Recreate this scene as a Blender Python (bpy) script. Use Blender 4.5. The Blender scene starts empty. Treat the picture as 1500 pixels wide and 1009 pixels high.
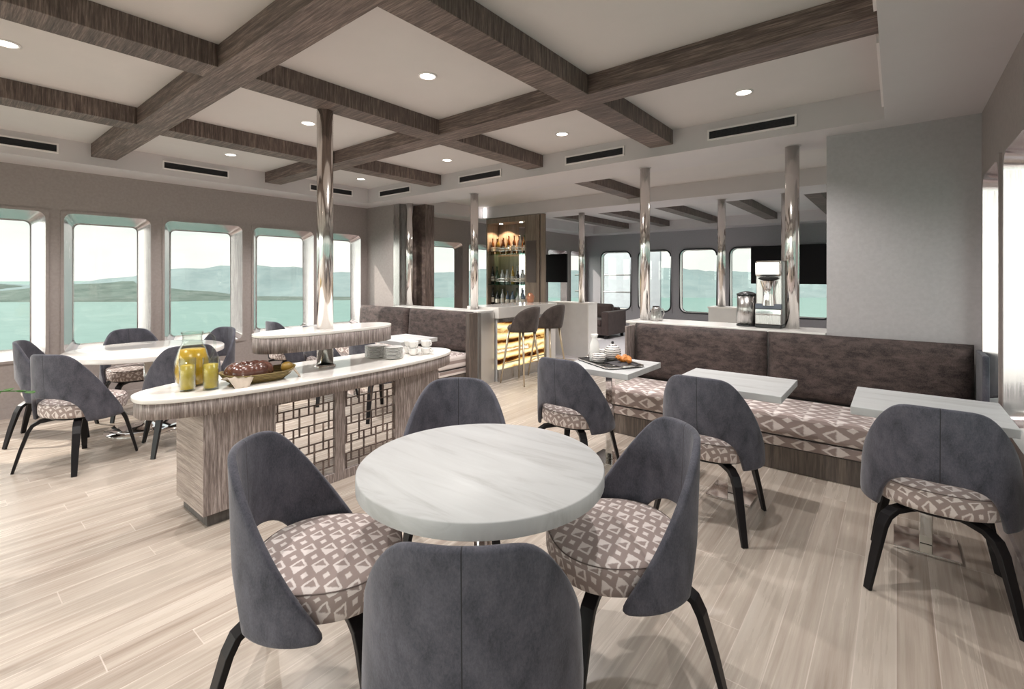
import bpy, bmesh, math, random
from mathutils import Vector, Matrix
random.seed(7)
sc = bpy.context.scene
C = sc.collection
PI = math.pi
R = math.radians

# ------------------------------------------------------------------ camera
cam = bpy.data.cameras.new('camera'); co = bpy.data.objects.new('camera', cam); C.objects.link(co)
cam.sensor_width = 36.0; cam.lens = 36.0 * 698.0 / 1500.0
cam.shift_y = -(504.5 - 404.0) / 1500.0
cam.clip_start = 0.02; cam.clip_end = 4000
YAW = math.atan((1313 - 750) / 698.0)
co.location = (0, 0, 1.44); co.rotation_euler = (PI / 2, 0, YAW)
sc.camera = co

# ------------------------------------------------------------------ view
vs = sc.view_settings
sc.display_settings.display_device = 'sRGB'
vs.view_transform = 'Standard'; vs.look = 'None'; vs.gamma = 1.0; vs.use_curve_mapping = False
vs.exposure = 0.50
sc.cycles.use_denoising = True
sc.cycles.max_bounces = 10; sc.cycles.diffuse_bounces = 5; sc.cycles.glossy_bounces = 5
sc.cycles.transparent_max_bounces = 16; sc.cycles.transmission_bounces = 8
sc.cycles.sample_clamp_indirect = 6.0
sc.cycles.caustics_reflective = False; sc.cycles.caustics_refractive = False

# ------------------------------------------------------------------ world: hazy tropical sky, with an added bright patch behind the camera
SUN_DIR = Vector((-0.62, -0.42, 0.66)).normalized()      # towards the sun
W = bpy.data.worlds.new('sky'); sc.world = W; W.use_nodes = True
nt = W.node_tree; nt.nodes.clear()
def N(t, kind, **kw):
    n = t.nodes.new(kind)
    for k, v in kw.items(): setattr(n, k, v)
    return n
def build_world():
    t = nt; L = t.links.new
    out = N(t, 'ShaderNodeOutputWorld'); bg = N(t, 'ShaderNodeBackground')
    tc = N(t, 'ShaderNodeTexCoord'); sep = N(t, 'ShaderNodeSeparateXYZ'); L(tc.outputs['Generated'], sep.inputs[0])
    rp = N(t, 'ShaderNodeValToRGB'); L(sep.outputs['Z'], rp.inputs[0])
    e = rp.color_ramp.elements
    e[0].position = 0.0; e[0].color = (0.68, 0.72, 0.66, 1)
    e[1].position = 0.6; e[1].color = (0.52, 0.60, 0.66, 1)
    k = e.new(0.16); k.color = (0.63, 0.70, 0.65, 1)
    mp = N(t, 'ShaderNodeMapping'); mp.inputs['Scale'].default_value = (2.0, 2.0, 7.0); L(tc.outputs['Generated'], mp.inputs[0])
    nz = N(t, 'ShaderNodeTexNoise'); nz.inputs['Scale'].default_value = 2.2; nz.inputs['Detail'].default_value = 6
    L(mp.outputs[0], nz.inputs[0])
    cr = N(t, 'ShaderNodeValToRGB'); L(nz.outputs['Fac'], cr.inputs[0])
    cr.color_ramp.elements[0].position = 0.40; cr.color_ramp.elements[1].position = 0.62
    mx = N(t, 'ShaderNodeMix', data_type='RGBA'); L(cr.outputs[0], mx.inputs[0]); L(rp.outputs[0], mx.inputs[6])
    mx.inputs[7].default_value = (0.82, 0.80, 0.73, 1)
    # bright patch added to the unseen sky to fill the room
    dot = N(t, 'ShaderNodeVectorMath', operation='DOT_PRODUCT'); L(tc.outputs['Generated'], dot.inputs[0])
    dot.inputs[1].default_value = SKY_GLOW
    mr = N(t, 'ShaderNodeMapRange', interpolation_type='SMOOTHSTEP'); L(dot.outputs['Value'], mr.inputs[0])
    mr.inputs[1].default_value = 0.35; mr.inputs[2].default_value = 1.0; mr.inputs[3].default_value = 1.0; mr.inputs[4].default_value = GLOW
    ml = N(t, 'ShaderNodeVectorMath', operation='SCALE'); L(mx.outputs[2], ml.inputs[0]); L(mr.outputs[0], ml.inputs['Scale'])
    L(ml.outputs[0], bg.inputs[0]); bg.inputs[1].default_value = SKY
    L(bg.outputs[0], out.inputs[0])
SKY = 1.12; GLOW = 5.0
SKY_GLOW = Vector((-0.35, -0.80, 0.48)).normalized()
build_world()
sun = bpy.data.lights.new('sun', 'SUN'); sun.energy = 4.0; sun.angle = R(1.2); sun.color = (1.0, 0.93, 0.84)
so = bpy.data.objects.new('sun', sun); C.objects.link(so); so.rotation_euler = (-SUN_DIR).to_track_quat('-Z', 'Y').to_euler()
so.location = (-20, -15, 20)
DOWN_W = 80.0          # watts of each ceiling downlight

# ------------------------------------------------------------------ material helpers
def mat(name):
    m = bpy.data.materials.new(name); m.use_nodes = True
    t = m.node_tree; b = t.nodes['Principled BSDF']
    return m, t, b
def setb(b, col=None, rough=None, metal=None, spec=None, coat=None, sheen=None, trans=None, ior=None):
    if col is not None: b.inputs['Base Color'].default_value = (*col, 1)
    if rough is not None: b.inputs['Roughness'].default_value = rough
    if metal is not None: b.inputs['Metallic'].default_value = metal
    if spec is not None: b.inputs['Specular IOR Level'].default_value = spec
    if coat is not None: b.inputs['Coat Weight'].default_value = coat; b.inputs['Coat Roughness'].default_value = 0.08
    if sheen is not None: b.inputs['Sheen Weight'].default_value = sheen
    if trans is not None: b.inputs['Transmission Weight'].default_value = trans
    if ior is not None: b.inputs['IOR'].default_value = ior
def coords(t, scale, kind='Object', rot=(0, 0, 0)):
    tc = N(t, 'ShaderNodeTexCoord'); mp = N(t, 'ShaderNodeMapping')
    mp.inputs['Scale'].default_value = scale; mp.inputs['Rotation'].default_value = rot
    t.links.new(tc.outputs[kind], mp.inputs[0]); return mp.outputs[0]
def noise(t, vec, scale, detail=4, rough=0.55, dist=0.0):
    n = N(t, 'ShaderNodeTexNoise'); n.inputs['Scale'].default_value = scale; n.inputs['Detail'].default_value = detail
    n.inputs['Roughness'].default_value = rough; n.inputs['Distortion'].default_value = dist
    t.links.new(vec, n.inputs[0]); return n.outputs['Fac']
def ramp(t, fac, stops, interp='LINEAR'):
    r = N(t, 'ShaderNodeValToRGB'); r.color_ramp.interpolation = interp
    e = r.color_ramp.elements
    while len(e) < len(stops): e.new(0.5)
    for k, (p, c) in zip(e, stops): k.position = p; k.color = (*c, 1)
    t.links.new(fac, r.inputs[0]); return r.outputs[0]
def bump(t, b, fac, strength, dist=0.01):
    n = N(t, 'ShaderNodeBump'); n.inputs['Strength'].default_value = strength; n.inputs['Distance'].default_value = dist
    t.links.new(fac, n.inputs['Height']); t.links.new(n.outputs[0], b.inputs['Normal'])
def mathn(t, op, a, b=None, c=None):
    n = N(t, 'ShaderNodeMath', operation=op)
    for i, x in enumerate((a, b, c)):
        if x is None: continue
        if isinstance(x, (int, float)): n.inputs[i].default_value = x
        else: t.links.new(x, n.inputs[i])
    return n.outputs[0]
def mixc(t, fac, a, b):
    n = N(t, 'ShaderNodeMix', data_type='RGBA')
    for i, x in ((0, fac), (6, a), (7, b)):
        if isinstance(x, (int, float)): n.inputs[i].default_value = x
        elif isinstance(x, tuple): n.inputs[i].default_value = (*x, 1)
        else: t.links.new(x, n.inputs[i])
    return n.outputs[2]
def plain(name, col, rough=0.5, metal=0.0, var=0.06, scale=8.0, bmp=0.0, **kw):
    m, t, b = mat(name); setb(b, col, rough, metal, **kw)
    v = coords(t, (1, 1, 1)); f = noise(t, v, scale, 4)
    lo = tuple(max(0, c * (1 - var)) for c in col); hi = tuple(min(1, c * (1 + var)) for c in col)
    t.links.new(ramp(t, f, [(0.3, lo), (0.7, hi)]), b.inputs['Base Color'])
    if bmp: bump(t, b, noise(t, v, scale * 20, 3), bmp, 0.002)
    return m
def chrome(name, col=(0.86, 0.84, 0.82), rough=0.12, brushed=None):
    m, t, b = mat(name); setb(b, col, rough, 1.0)
    if brushed:
        f = noise(t, coords(t, brushed), 6.0, 4)
        t.links.new(mathn(t, 'MULTIPLY_ADD', f, 0.22, rough - 0.08), b.inputs['Roughness'])
        bump(t, b, f, 0.06, 0.004)
    return m
def streak_wood(name, scale, dark, mid, light, bmp=0.35, rough=0.55, stops=(0.32, 0.5, 0.68)):
    m, t, b = mat(name); setb(b, rough=rough)
    v = coords(t, scale)
    f1 = noise(t, v, 1.0, 6, 0.65, 0.35); f2 = noise(t, v, 3.2, 4, 0.6, 0.15)
    f = mathn(t, 'ADD', mathn(t, 'MULTIPLY', f1, 0.6), mathn(t, 'MULTIPLY', f2, 0.4))
    big = noise(t, coords(t, (1.3, 1.3, 1.3)), 1.5, 2)
    f = mathn(t, 'ADD', f, mathn(t, 'MULTIPLY_ADD', big, 0.16, -0.08))
    t.links.new(ramp(t, f, [(stops[0], dark), (stops[1], mid), (stops[2], light)]), b.inputs['Base Color'])
    bump(t, b, f, bmp, 0.008)
    return m
def fabric_dark(name, a, c, scale=14.0, sheen=0.22):
    m, t, b = mat(name); setb(b, rough=0.85, sheen=sheen)
    b.inputs['Sheen Roughness'].default_value = 0.4
    v = coords(t, (1, 1, 0.6)); f = noise(t, coords(t, scale), 1.0, 6, 0.65, 0.3) if isinstance(scale, tuple) else noise(t, v, scale, 5, 0.6, 0.3); g = noise(t, v, 190, 3, 0.8)
    f = mathn(t, 'ADD', mathn(t, 'MULTIPLY', f, 0.6), mathn(t, 'MULTIPLY', g, 0.4))
    t.links.new(ramp(t, f, [(0.36, a), (0.64, c)]), b.inputs['Base Color'])
    bump(t, b, g, 0.25, 0.002)
    return m, t, b
def ikat(name, cell, ground, light):
    """rows of ringed diamonds, half filled, small diamonds between them (over UV in metres)"""
    m, t, b = mat(name); setb(b, rough=0.8, sheen=0.15)
    tc = N(t, 'ShaderNodeTexCoord'); mp = N(t, 'ShaderNodeMapping'); mp.inputs['Scale'].default_value = (1 / cell[0], 1 / cell[1], 1)
    t.links.new(tc.outputs['UV'], mp.inputs[0])
    nz = N(t, 'ShaderNodeTexNoise'); nz.inputs['Scale'].default_value = 7.0; nz.inputs['Detail'].default_value = 3; t.links.new(mp.outputs[0], nz.inputs[0])
    sb = N(t, 'ShaderNodeVectorMath', operation='SUBTRACT'); t.links.new(nz.outputs['Color'], sb.inputs[0]); sb.inputs[1].default_value = (0.5, 0.5, 0.5)
    sc_ = N(t, 'ShaderNodeVectorMath', operation='SCALE'); t.links.new(sb.outputs[0], sc_.inputs[0]); sc_.inputs['Scale'].default_value = 0.10
    ad = N(t, 'ShaderNodeVectorMath', operation='ADD'); t.links.new(mp.outputs[0], ad.inputs[0]); t.links.new(sc_.outputs[0], ad.inputs[1])
    sp = N(t, 'ShaderNodeSeparateXYZ'); t.links.new(ad.outputs[0], sp.inputs[0])
    u = mathn(t, 'SUBTRACT', mathn(t, 'FRACT', sp.outputs[0]), 0.5); w = mathn(t, 'SUBTRACT', mathn(t, 'FRACT', sp.outputs[1]), 0.5)
    au = mathn(t, 'ABSOLUTE', u); aw = mathn(t, 'ABSOLUTE', w)
    d = mathn(t, 'ADD', au, aw)
    d2 = mathn(t, 'SUBTRACT', 1.0, d)
    def sm(x, lo, hi):
        n = N(t, 'ShaderNodeMapRange', interpolation_type='SMOOTHSTEP'); t.links.new(x, n.inputs[0])
        n.inputs[1].default_value = lo; n.inputs[2].default_value = hi; return n.outputs[0]
    ins = mathn(t, 'SUBTRACT', 1.0, sm(d, 0.38, 0.45))
    ring = mathn(t, 'MULTIPLY', sm(d, 0.24, 0.31), ins)
    half = mathn(t, 'MULTIPLY', sm(u, -0.02, 0.06), ins)
    dot = mathn(t, 'SUBTRACT', 1.0, sm(d2, 0.13, 0.22))
    k = mathn(t, 'MAXIMUM', mathn(t, 'MAXIMUM', ring, half), dot)
    soft = noise(t, mp.outputs[0], 30.0, 2)
    k = mathn(t, 'MULTIPLY', k, mathn(t, 'MULTIPLY_ADD', soft, 0.35, 0.75))
    t.links.new(mixc(t, k, ground, light), b.inputs['Base Color'])
    bump(t, b, soft, 0.15, 0.002)
    return m

# ------------------------------------------------------------------ materials
M = {}
M['ceiling'] = plain('ceiling_paint', (0.68, 0.635, 0.62), 0.7, var=0.02, scale=3)
M['soffit'] = plain('soffit_paint', (0.66, 0.615, 0.62), 0.6, var=0.02, scale=3)
M['wall'] = plain('wall_covering', (0.36, 0.315, 0.30), 0.55, var=0.07, scale=40, bmp=0.25)
M['wall_cool'] = plain('wall_covering_cool', (0.40, 0.38, 0.40), 0.6, var=0.05, scale=40, bmp=0.2)
M['wall_pale'] = plain('wall_covering_pale', (0.50, 0.475, 0.485), 0.6, var=0.05, scale=40, bmp=0.2)  # bluish window daylight is put into this wall tone
M['white'] = plain('white_lacquer', (0.80, 0.78, 0.75), 0.25, var=0.02)
M['grey_panel'] = plain('pale_grey_panel', (0.62, 0.61, 0.60), 0.5, var=0.03)
M['beam_long'] = streak_wood('weathered_oak_lengthwise', (3.0, 60, 60), (0.040, 0.027, 0.024), (0.15, 0.106, 0.092), (0.37, 0.28, 0.245), 0.6)
M['beam_cross'] = streak_wood('weathered_oak_crosswise', (3.2, 62, 4.0), (0.036, 0.025, 0.022), (0.135, 0.096, 0.083), (0.35, 0.265, 0.23), 0.6)
M['wood_v'] = streak_wood('limed_oak_upright_grain', (78, 78, 4.5), (0.075, 0.058, 0.054), (0.27, 0.222, 0.205), (0.64, 0.565, 0.54), 0.9)
M['wood_h'] = streak_wood('limed_oak_level_grain', (2.8, 6, 85), (0.13, 0.10, 0.085), (0.33, 0.27, 0.235), (0.56, 0.48, 0.43), 0.7)
M['wood_dark'] = streak_wood('dark_oak_upright_grain', (30, 30, 2.0), (0.055, 0.045, 0.04), (0.115, 0.092, 0.08), (0.21, 0.17, 0.14), 0.3)
M['plinth'] = streak_wood('plinth_oak', (20, 20, 3), (0.05, 0.045, 0.04), (0.10, 0.09, 0.085), (0.17, 0.155, 0.145), 0.3)
M['niche_wood'] = streak_wood('bar_walnut', (14, 14, 1.2), (0.16, 0.12, 0.09), (0.27, 0.21, 0.165), (0.36, 0.29, 0.23), 0.15, 0.4)
M['fascia_strip'] = M['wood_v']
M['chrome'] = chrome('polished_chrome', rough=0.08)
M['pole'] = chrome('polished_steel_pole', (0.80, 0.77, 0.74), 0.10, brushed=(30, 30, 0.6))
M['reveal'] = chrome('brushed_window_steel', (0.66, 0.61, 0.61), 0.20, brushed=(20, 20, 0.8))
M['steel'] = chrome('brushed_steel', (0.50, 0.48, 0.47), 0.26, brushed=(50, 50, 1))
M['brass'] = plain('champagne_metal', (0.62, 0.53, 0.40), 0.3, 0.8, var=0.05)
M['black'] = plain('black_stained_wood', (0.010, 0.009, 0.010), 0.35, var=0.2, spec=0.25)
M['black_plastic'] = plain('black_plastic', (0.012, 0.012, 0.013), 0.35, var=0.1)
M['screen'] = plain('black_screen', (0.006, 0.005, 0.006), 0.5, var=0.1, spec=0.15)
M['vent_dark'] = plain('vent_dark', (0.05, 0.045, 0.05), 0.6, var=0.1)
M['vent_frame'] = plain('vent_frame', (0.86, 0.81, 0.80), 0.35, var=0.03)
M['ceramic'] = plain('white_ceramic', (0.80, 0.79, 0.77), 0.18, var=0.02)
M['rubber'] = plain('dark_rubber', (0.03, 0.03, 0.033), 0.5)
M['sofa'] = fabric_dark('brown_sofa_cloth', (0.045, 0.028, 0.026), (0.075, 0.05, 0.045))[0]
M['velvet'], _t, _b = fabric_dark('slate_velvet', (0.034, 0.035, 0.048), (0.108, 0.106, 0.132))
def seam(t, b):
    tc = N(t, 'ShaderNodeTexCoord'); s = N(t, 'ShaderNodeSeparateXYZ'); t.links.new(tc.outputs['Object'], s.inputs[0])
    k = mathn(t, 'LESS_THAN', mathn(t, 'ABSOLUTE', s.outputs[0]), 0.0016)
    src = b.inputs['Base Color'].links[0].from_socket
    t.links.new(mixc(t, k, src, (0.02, 0.02, 0.025)), b.inputs['Base Color'])
seam(_t, _b)
M['backvelvet'] = fabric_dark('brown_bench_velvet', (0.012, 0.008, 0.008), (0.125, 0.090, 0.082), (11, 11, 24), 0.1)[0]
M['leather'] = fabric_dark('brown_stool_velvet', (0.028, 0.021, 0.019), (0.085, 0.066, 0.060))[0]
M['piping'] = plain('dark_piping', (0.05, 0.04, 0.038), 0.7)
M['piping_taupe'] = plain('taupe_piping', (0.15, 0.115, 0.105), 0.7)
TAUPE = (0.34, 0.268, 0.248); CREAM = (0.78, 0.71, 0.68)
M['ikat_seat'] = ikat('diamond_weave_seat', (0.088, 0.068), TAUPE, CREAM)
M['ikat_bench'] = ikat('diamond_weave_bench', (0.195, 0.115), TAUPE, CREAM)

def marble(name):
    m, t, b = mat(name); setb(b, rough=0.42, spec=0.14)
    v = coords(t, (1.2, 9.0, 3.0), rot=(0, 0, R(-38)))
    f = noise(t, v, 1.4, 6, 0.6, 0.9)
    t.links.new(ramp(t, f, [(0.30, (0.40, 0.40, 0.395)), (0.46, (0.50, 0.505, 0.505)), (0.7, (0.55, 0.56, 0.56))]), b.inputs['Base Color'])
    return m
M['marble'] = marble('pale_marble')
M['quartz'] = plain('white_quartz', (0.80, 0.77, 0.73), 0.07, var=0.03, scale=5)

def floor_mat():
    m, t, b = mat('pale_oak_planks'); L = t.links.new
    tc = N(t, 'ShaderNodeTexCoord'); s = N(t, 'ShaderNodeSeparateXYZ'); L(tc.outputs['Object'], s.inputs[0])
    w = 0.124
    xs = mathn(t, 'DIVIDE', s.outputs[0], w); ix = mathn(t, 'FLOOR', xs); fx = mathn(t, 'FRACT', xs)
    wn = N(t, 'ShaderNodeTexWhiteNoise', noise_dimensions='1D'); L(ix, wn.inputs['W'])
    ys = mathn(t, 'ADD', mathn(t, 'DIVIDE', s.outputs[1], 2.1), mathn(t, 'MULTIPLY', wn.outputs['Value'], 7.3))
    iy = mathn(t, 'FLOOR', ys); fy = mathn(t, 'FRACT', ys)
    cb = N(t, 'ShaderNodeCombineXYZ'); L(ix, cb.inputs[0]); L(iy, cb.inputs[1])
    wn2 = N(t, 'ShaderNodeTexWhiteNoise', noise_dimensions='2D'); L(cb.outputs[0], wn2.inputs['Vector'])
    off = N(t, 'ShaderNodeVectorMath', operation='SCALE'); L(wn2.outputs['Color'], off.inputs[0]); off.inputs['Scale'].default_value = 17.0
    mp = N(t, 'ShaderNodeMapping'); mp.inputs['Scale'].default_value = (17, 0.55, 1); L(tc.outputs['Object'], mp.inputs[0])
    ad = N(t, 'ShaderNodeVectorMath', operation='ADD'); L(mp.outputs[0], ad.inputs[0]); L(off.outputs[0], ad.inputs[1])
    f1 = noise(t, ad.outputs[0], 1.0, 6, 0.65, 0.5); f2 = noise(t, ad.outputs[0], 4.0, 4, 0.6)
    f = mathn(t, 'ADD', mathn(t, 'MULTIPLY', f1, 0.7), mathn(t, 'MULTIPLY', f2, 0.3))
    f = mathn(t, 'ADD', f, mathn(t, 'MULTIPLY_ADD', wn2.outputs['Value'], 0.14, -0.07))
    col = ramp(t, f, [(0.22, (0.22, 0.165, 0.13)), (0.40, (0.38, 0.317, 0.266)), (0.56, (0.485, 0.42, 0.358)), (0.76, (0.56, 0.50, 0.435))])
    ex = mathn(t, 'MINIMUM', fx, mathn(t, 'SUBTRACT', 1.0, fx)); ey = mathn(t, 'MINIMUM', fy, mathn(t, 'SUBTRACT', 1.0, fy))
    gx = mathn(t, 'LESS_THAN', ex, 0.014); gy = mathn(t, 'LESS_THAN', ey, 0.0010)
    g = mathn(t, 'MAXIMUM', gx, gy)
    L(mixc(t, mathn(t, 'MULTIPLY', g, 0.5), col, (0.72, 0.63, 0.57)), b.inputs['Base Color'])  # grooves lightened: window glint on plank edges painted into the colour
    L(mathn(t, 'MULTIPLY_ADD', f, 0.18, 0.17), b.inputs['Roughness'])
    h = mathn(t, 'SUBTRACT', mathn(t, 'MULTIPLY', f, 0.12), g)
    bump(t, b, h, 0.3, 0.003)
    setb(b, spec=0.5)
    return m
M['floor'] = floor_mat()
M['carpet'] = plain('pale_lounge_carpet', (0.55, 0.53, 0.55), 0.8, var=0.05, scale=20, bmp=0.2)

def pane_mat(name, tint=(0.985, 0.985, 0.98), gloss=0.6):
    m = bpy.data.materials.new(name); m.use_nodes = True; t = m.node_tree; t.nodes.clear()
    o = N(t, 'ShaderNodeOutputMaterial'); tr = N(t, 'ShaderNodeBsdfTransparent'); gl = N(t, 'ShaderNodeBsdfGlossy')
    tr.inputs[0].default_value = (*tint, 1); gl.inputs['Roughness'].default_value = 0.02
    lw = N(t, 'ShaderNodeLayerWeight'); lw.inputs['Blend'].default_value = 0.5
    mx = N(t, 'ShaderNodeMixShader'); t.links.new(mathn(t, 'MULTIPLY_ADD', mathn(t, 'POWER', lw.outputs['Facing'], 4.0), gloss * 0.6, 0.035), mx.inputs[0])
    t.links.new(tr.outputs[0], mx.inputs[1]); t.links.new(gl.outputs[0], mx.inputs[2]); t.links.new(mx.outputs[0], o.inputs[0])
    return m
M['pane'] = pane_mat('window_pane')
M['clear'] = pane_mat('clear_glass', (0.92, 0.95, 0.93), 1.6)
M['shelfglass'] = pane_mat('shelf_glass', (0.55, 0.75, 0.70), 1.2)
M['juice'] = plain('orange_juice', (0.72, 0.40, 0.03), 0.25, var=0.1, scale=30)
M['juice_glass'] = plain('pale_orange_juice', (0.66, 0.46, 0.05), 0.25, var=0.1, scale=30)
def emit(name, col, s):
    m = bpy.data.materials.new(name); m.use_nodes = True; t = m.node_tree; t.nodes.clear()
    o = N(t, 'ShaderNodeOutputMaterial'); e = N(t, 'ShaderNodeEmission'); e.inputs[0].default_value = (*col, 1); e.inputs[1].default_value = s
    t.links.new(e.outputs[0], o.inputs[0]); return m
M['bulb'] = emit('lamp_glow', (1.0, 0.94, 0.85), 6.0)
M['led'] = emit('led_strip', (1.0, 0.98, 0.95), 3.0)
def onyx():
    m = bpy.data.materials.new('backlit_onyx'); m.use_nodes = True; t = m.node_tree; t.nodes.clear()
    o = N(t, 'ShaderNodeOutputMaterial'); e = N(t, 'ShaderNodeEmission')
    v = coords(t, (1, 0.55, 1.9)); f = noise(t, v, 3.2, 7, 0.62, 1.3)
    w = N(t, 'ShaderNodeTexWave', wave_type='BANDS', bands_direction='Z'); w.inputs['Scale'].default_value = 0.62; w.inputs['Distortion'].default_value = 7.5
    w.inputs['Detail'].default_value = 4; w.inputs['Detail Scale'].default_value = 0.7; t.links.new(v, w.inputs[0])
    k = mathn(t, 'ADD', mathn(t, 'MULTIPLY', w.outputs['Fac'], 0.55), mathn(t, 'MULTIPLY', f, 0.45))
    c = ramp(t, k, [(0.20, (0.02, 0.008, 0.004)), (0.26, (0.16, 0.05, 0.012)), (0.30, (0.72, 0.42, 0.12)), (0.42, (0.92, 0.76, 0.38)), (0.58, (0.97, 0.90, 0.62)), (0.70, (0.90, 0.70, 0.30)), (0.76, (0.45, 0.20, 0.05)), (0.80, (0.98, 0.92, 0.70))])
    t.links.new(c, e.inputs[0]); e.inputs[1].default_value = 0.95
    t.links.new(e.outputs[0], o.inputs[0]); return m
M['onyx'] = onyx()
def stripes(name):
    m, t, b = mat(name); setb(b, rough=0.25)
    tc = N(t, 'ShaderNodeTexCoord'); s = N(t, 'ShaderNodeSeparateXYZ'); t.links.new(tc.outputs['Object'], s.inputs[0])
    nz = noise(t, coords(t, (12, 12, 12)), 2.0, 3)
    f = mathn(t, 'FRACT', mathn(t, 'ADD', mathn(t, 'MULTIPLY', s.outputs[2], 62.0), mathn(t, 'MULTIPLY', nz, 0.8)))
    k = mathn(t, 'LESS_THAN', f, 0.33)
    t.links.new(mixc(t, k, (0.75, 0.72, 0.69), (0.05, 0.045, 0.05)), b.inputs['Base Color']); return m
M['striped'] = stripes('striped_ceramic')
M['bread'] = plain('glazed_bread_crust', (0.095, 0.036, 0.024), 0.25, var=0.35, scale=7, coat=0.5)
M['crumb'] = plain('golden_pastry', (0.55, 0.19, 0.03), 0.4, var=0.4, scale=60)
def wicker():
    m, t, b = mat('woven_wicker'); setb(b, rough=0.6)
    w = N(t, 'ShaderNodeTexWave', wave_type='BANDS', bands_direction='Z'); w.inputs['Scale'].default_value = 30; w.inputs['Distortion'].default_value = 1.0
    t.links.new(coords(t, (1, 1, 1)), w.inputs[0])
    t.links.new(ramp(t, w.outputs['Fac'], [(0.2, (0.10, 0.065, 0.02)), (0.8, (0.26, 0.19, 0.06))]), b.inputs['Base Color'])
    bump(t, b, w.outputs['Fac'], 0.5, 0.004); return m
M['wicker'] = wicker()
M['linen'] = plain('oat_linen', (0.52, 0.44, 0.36), 0.8, var=0.08, scale=30, bmp=0.2)
M['napkin'] = plain('charcoal_napkin', (0.06, 0.055, 0.06), 0.8)
M['leaf'] = plain('plant_green', (0.045, 0.14, 0.02), 0.4, var=0.3)
M['pot'] = plain('grey_pot', (0.30, 0.29, 0.28), 0.6)
M['soil'] = plain('dark_soil', (0.04, 0.03, 0.02), 0.9)
M['cork'] = plain('copper', (0.55, 0.25, 0.15), 0.3, 0.6)
BOT = [plain('bottle_%s' % n, c, 0.08, var=0.1, coat=0.6) for n, c in (('green', (0.03, 0.07, 0.03)), ('amber', (0.16, 0.05, 0.012)), ('dark', (0.012, 0.012, 0.014)), ('gold', (0.42, 0.27, 0.05)), ('frost', (0.50, 0.52, 0.52)), ('blue', (0.10, 0.15, 0.22)))]
LABELM = plain('paper_label', (0.70, 0.66, 0.58), 0.6, var=0.1)

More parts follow.
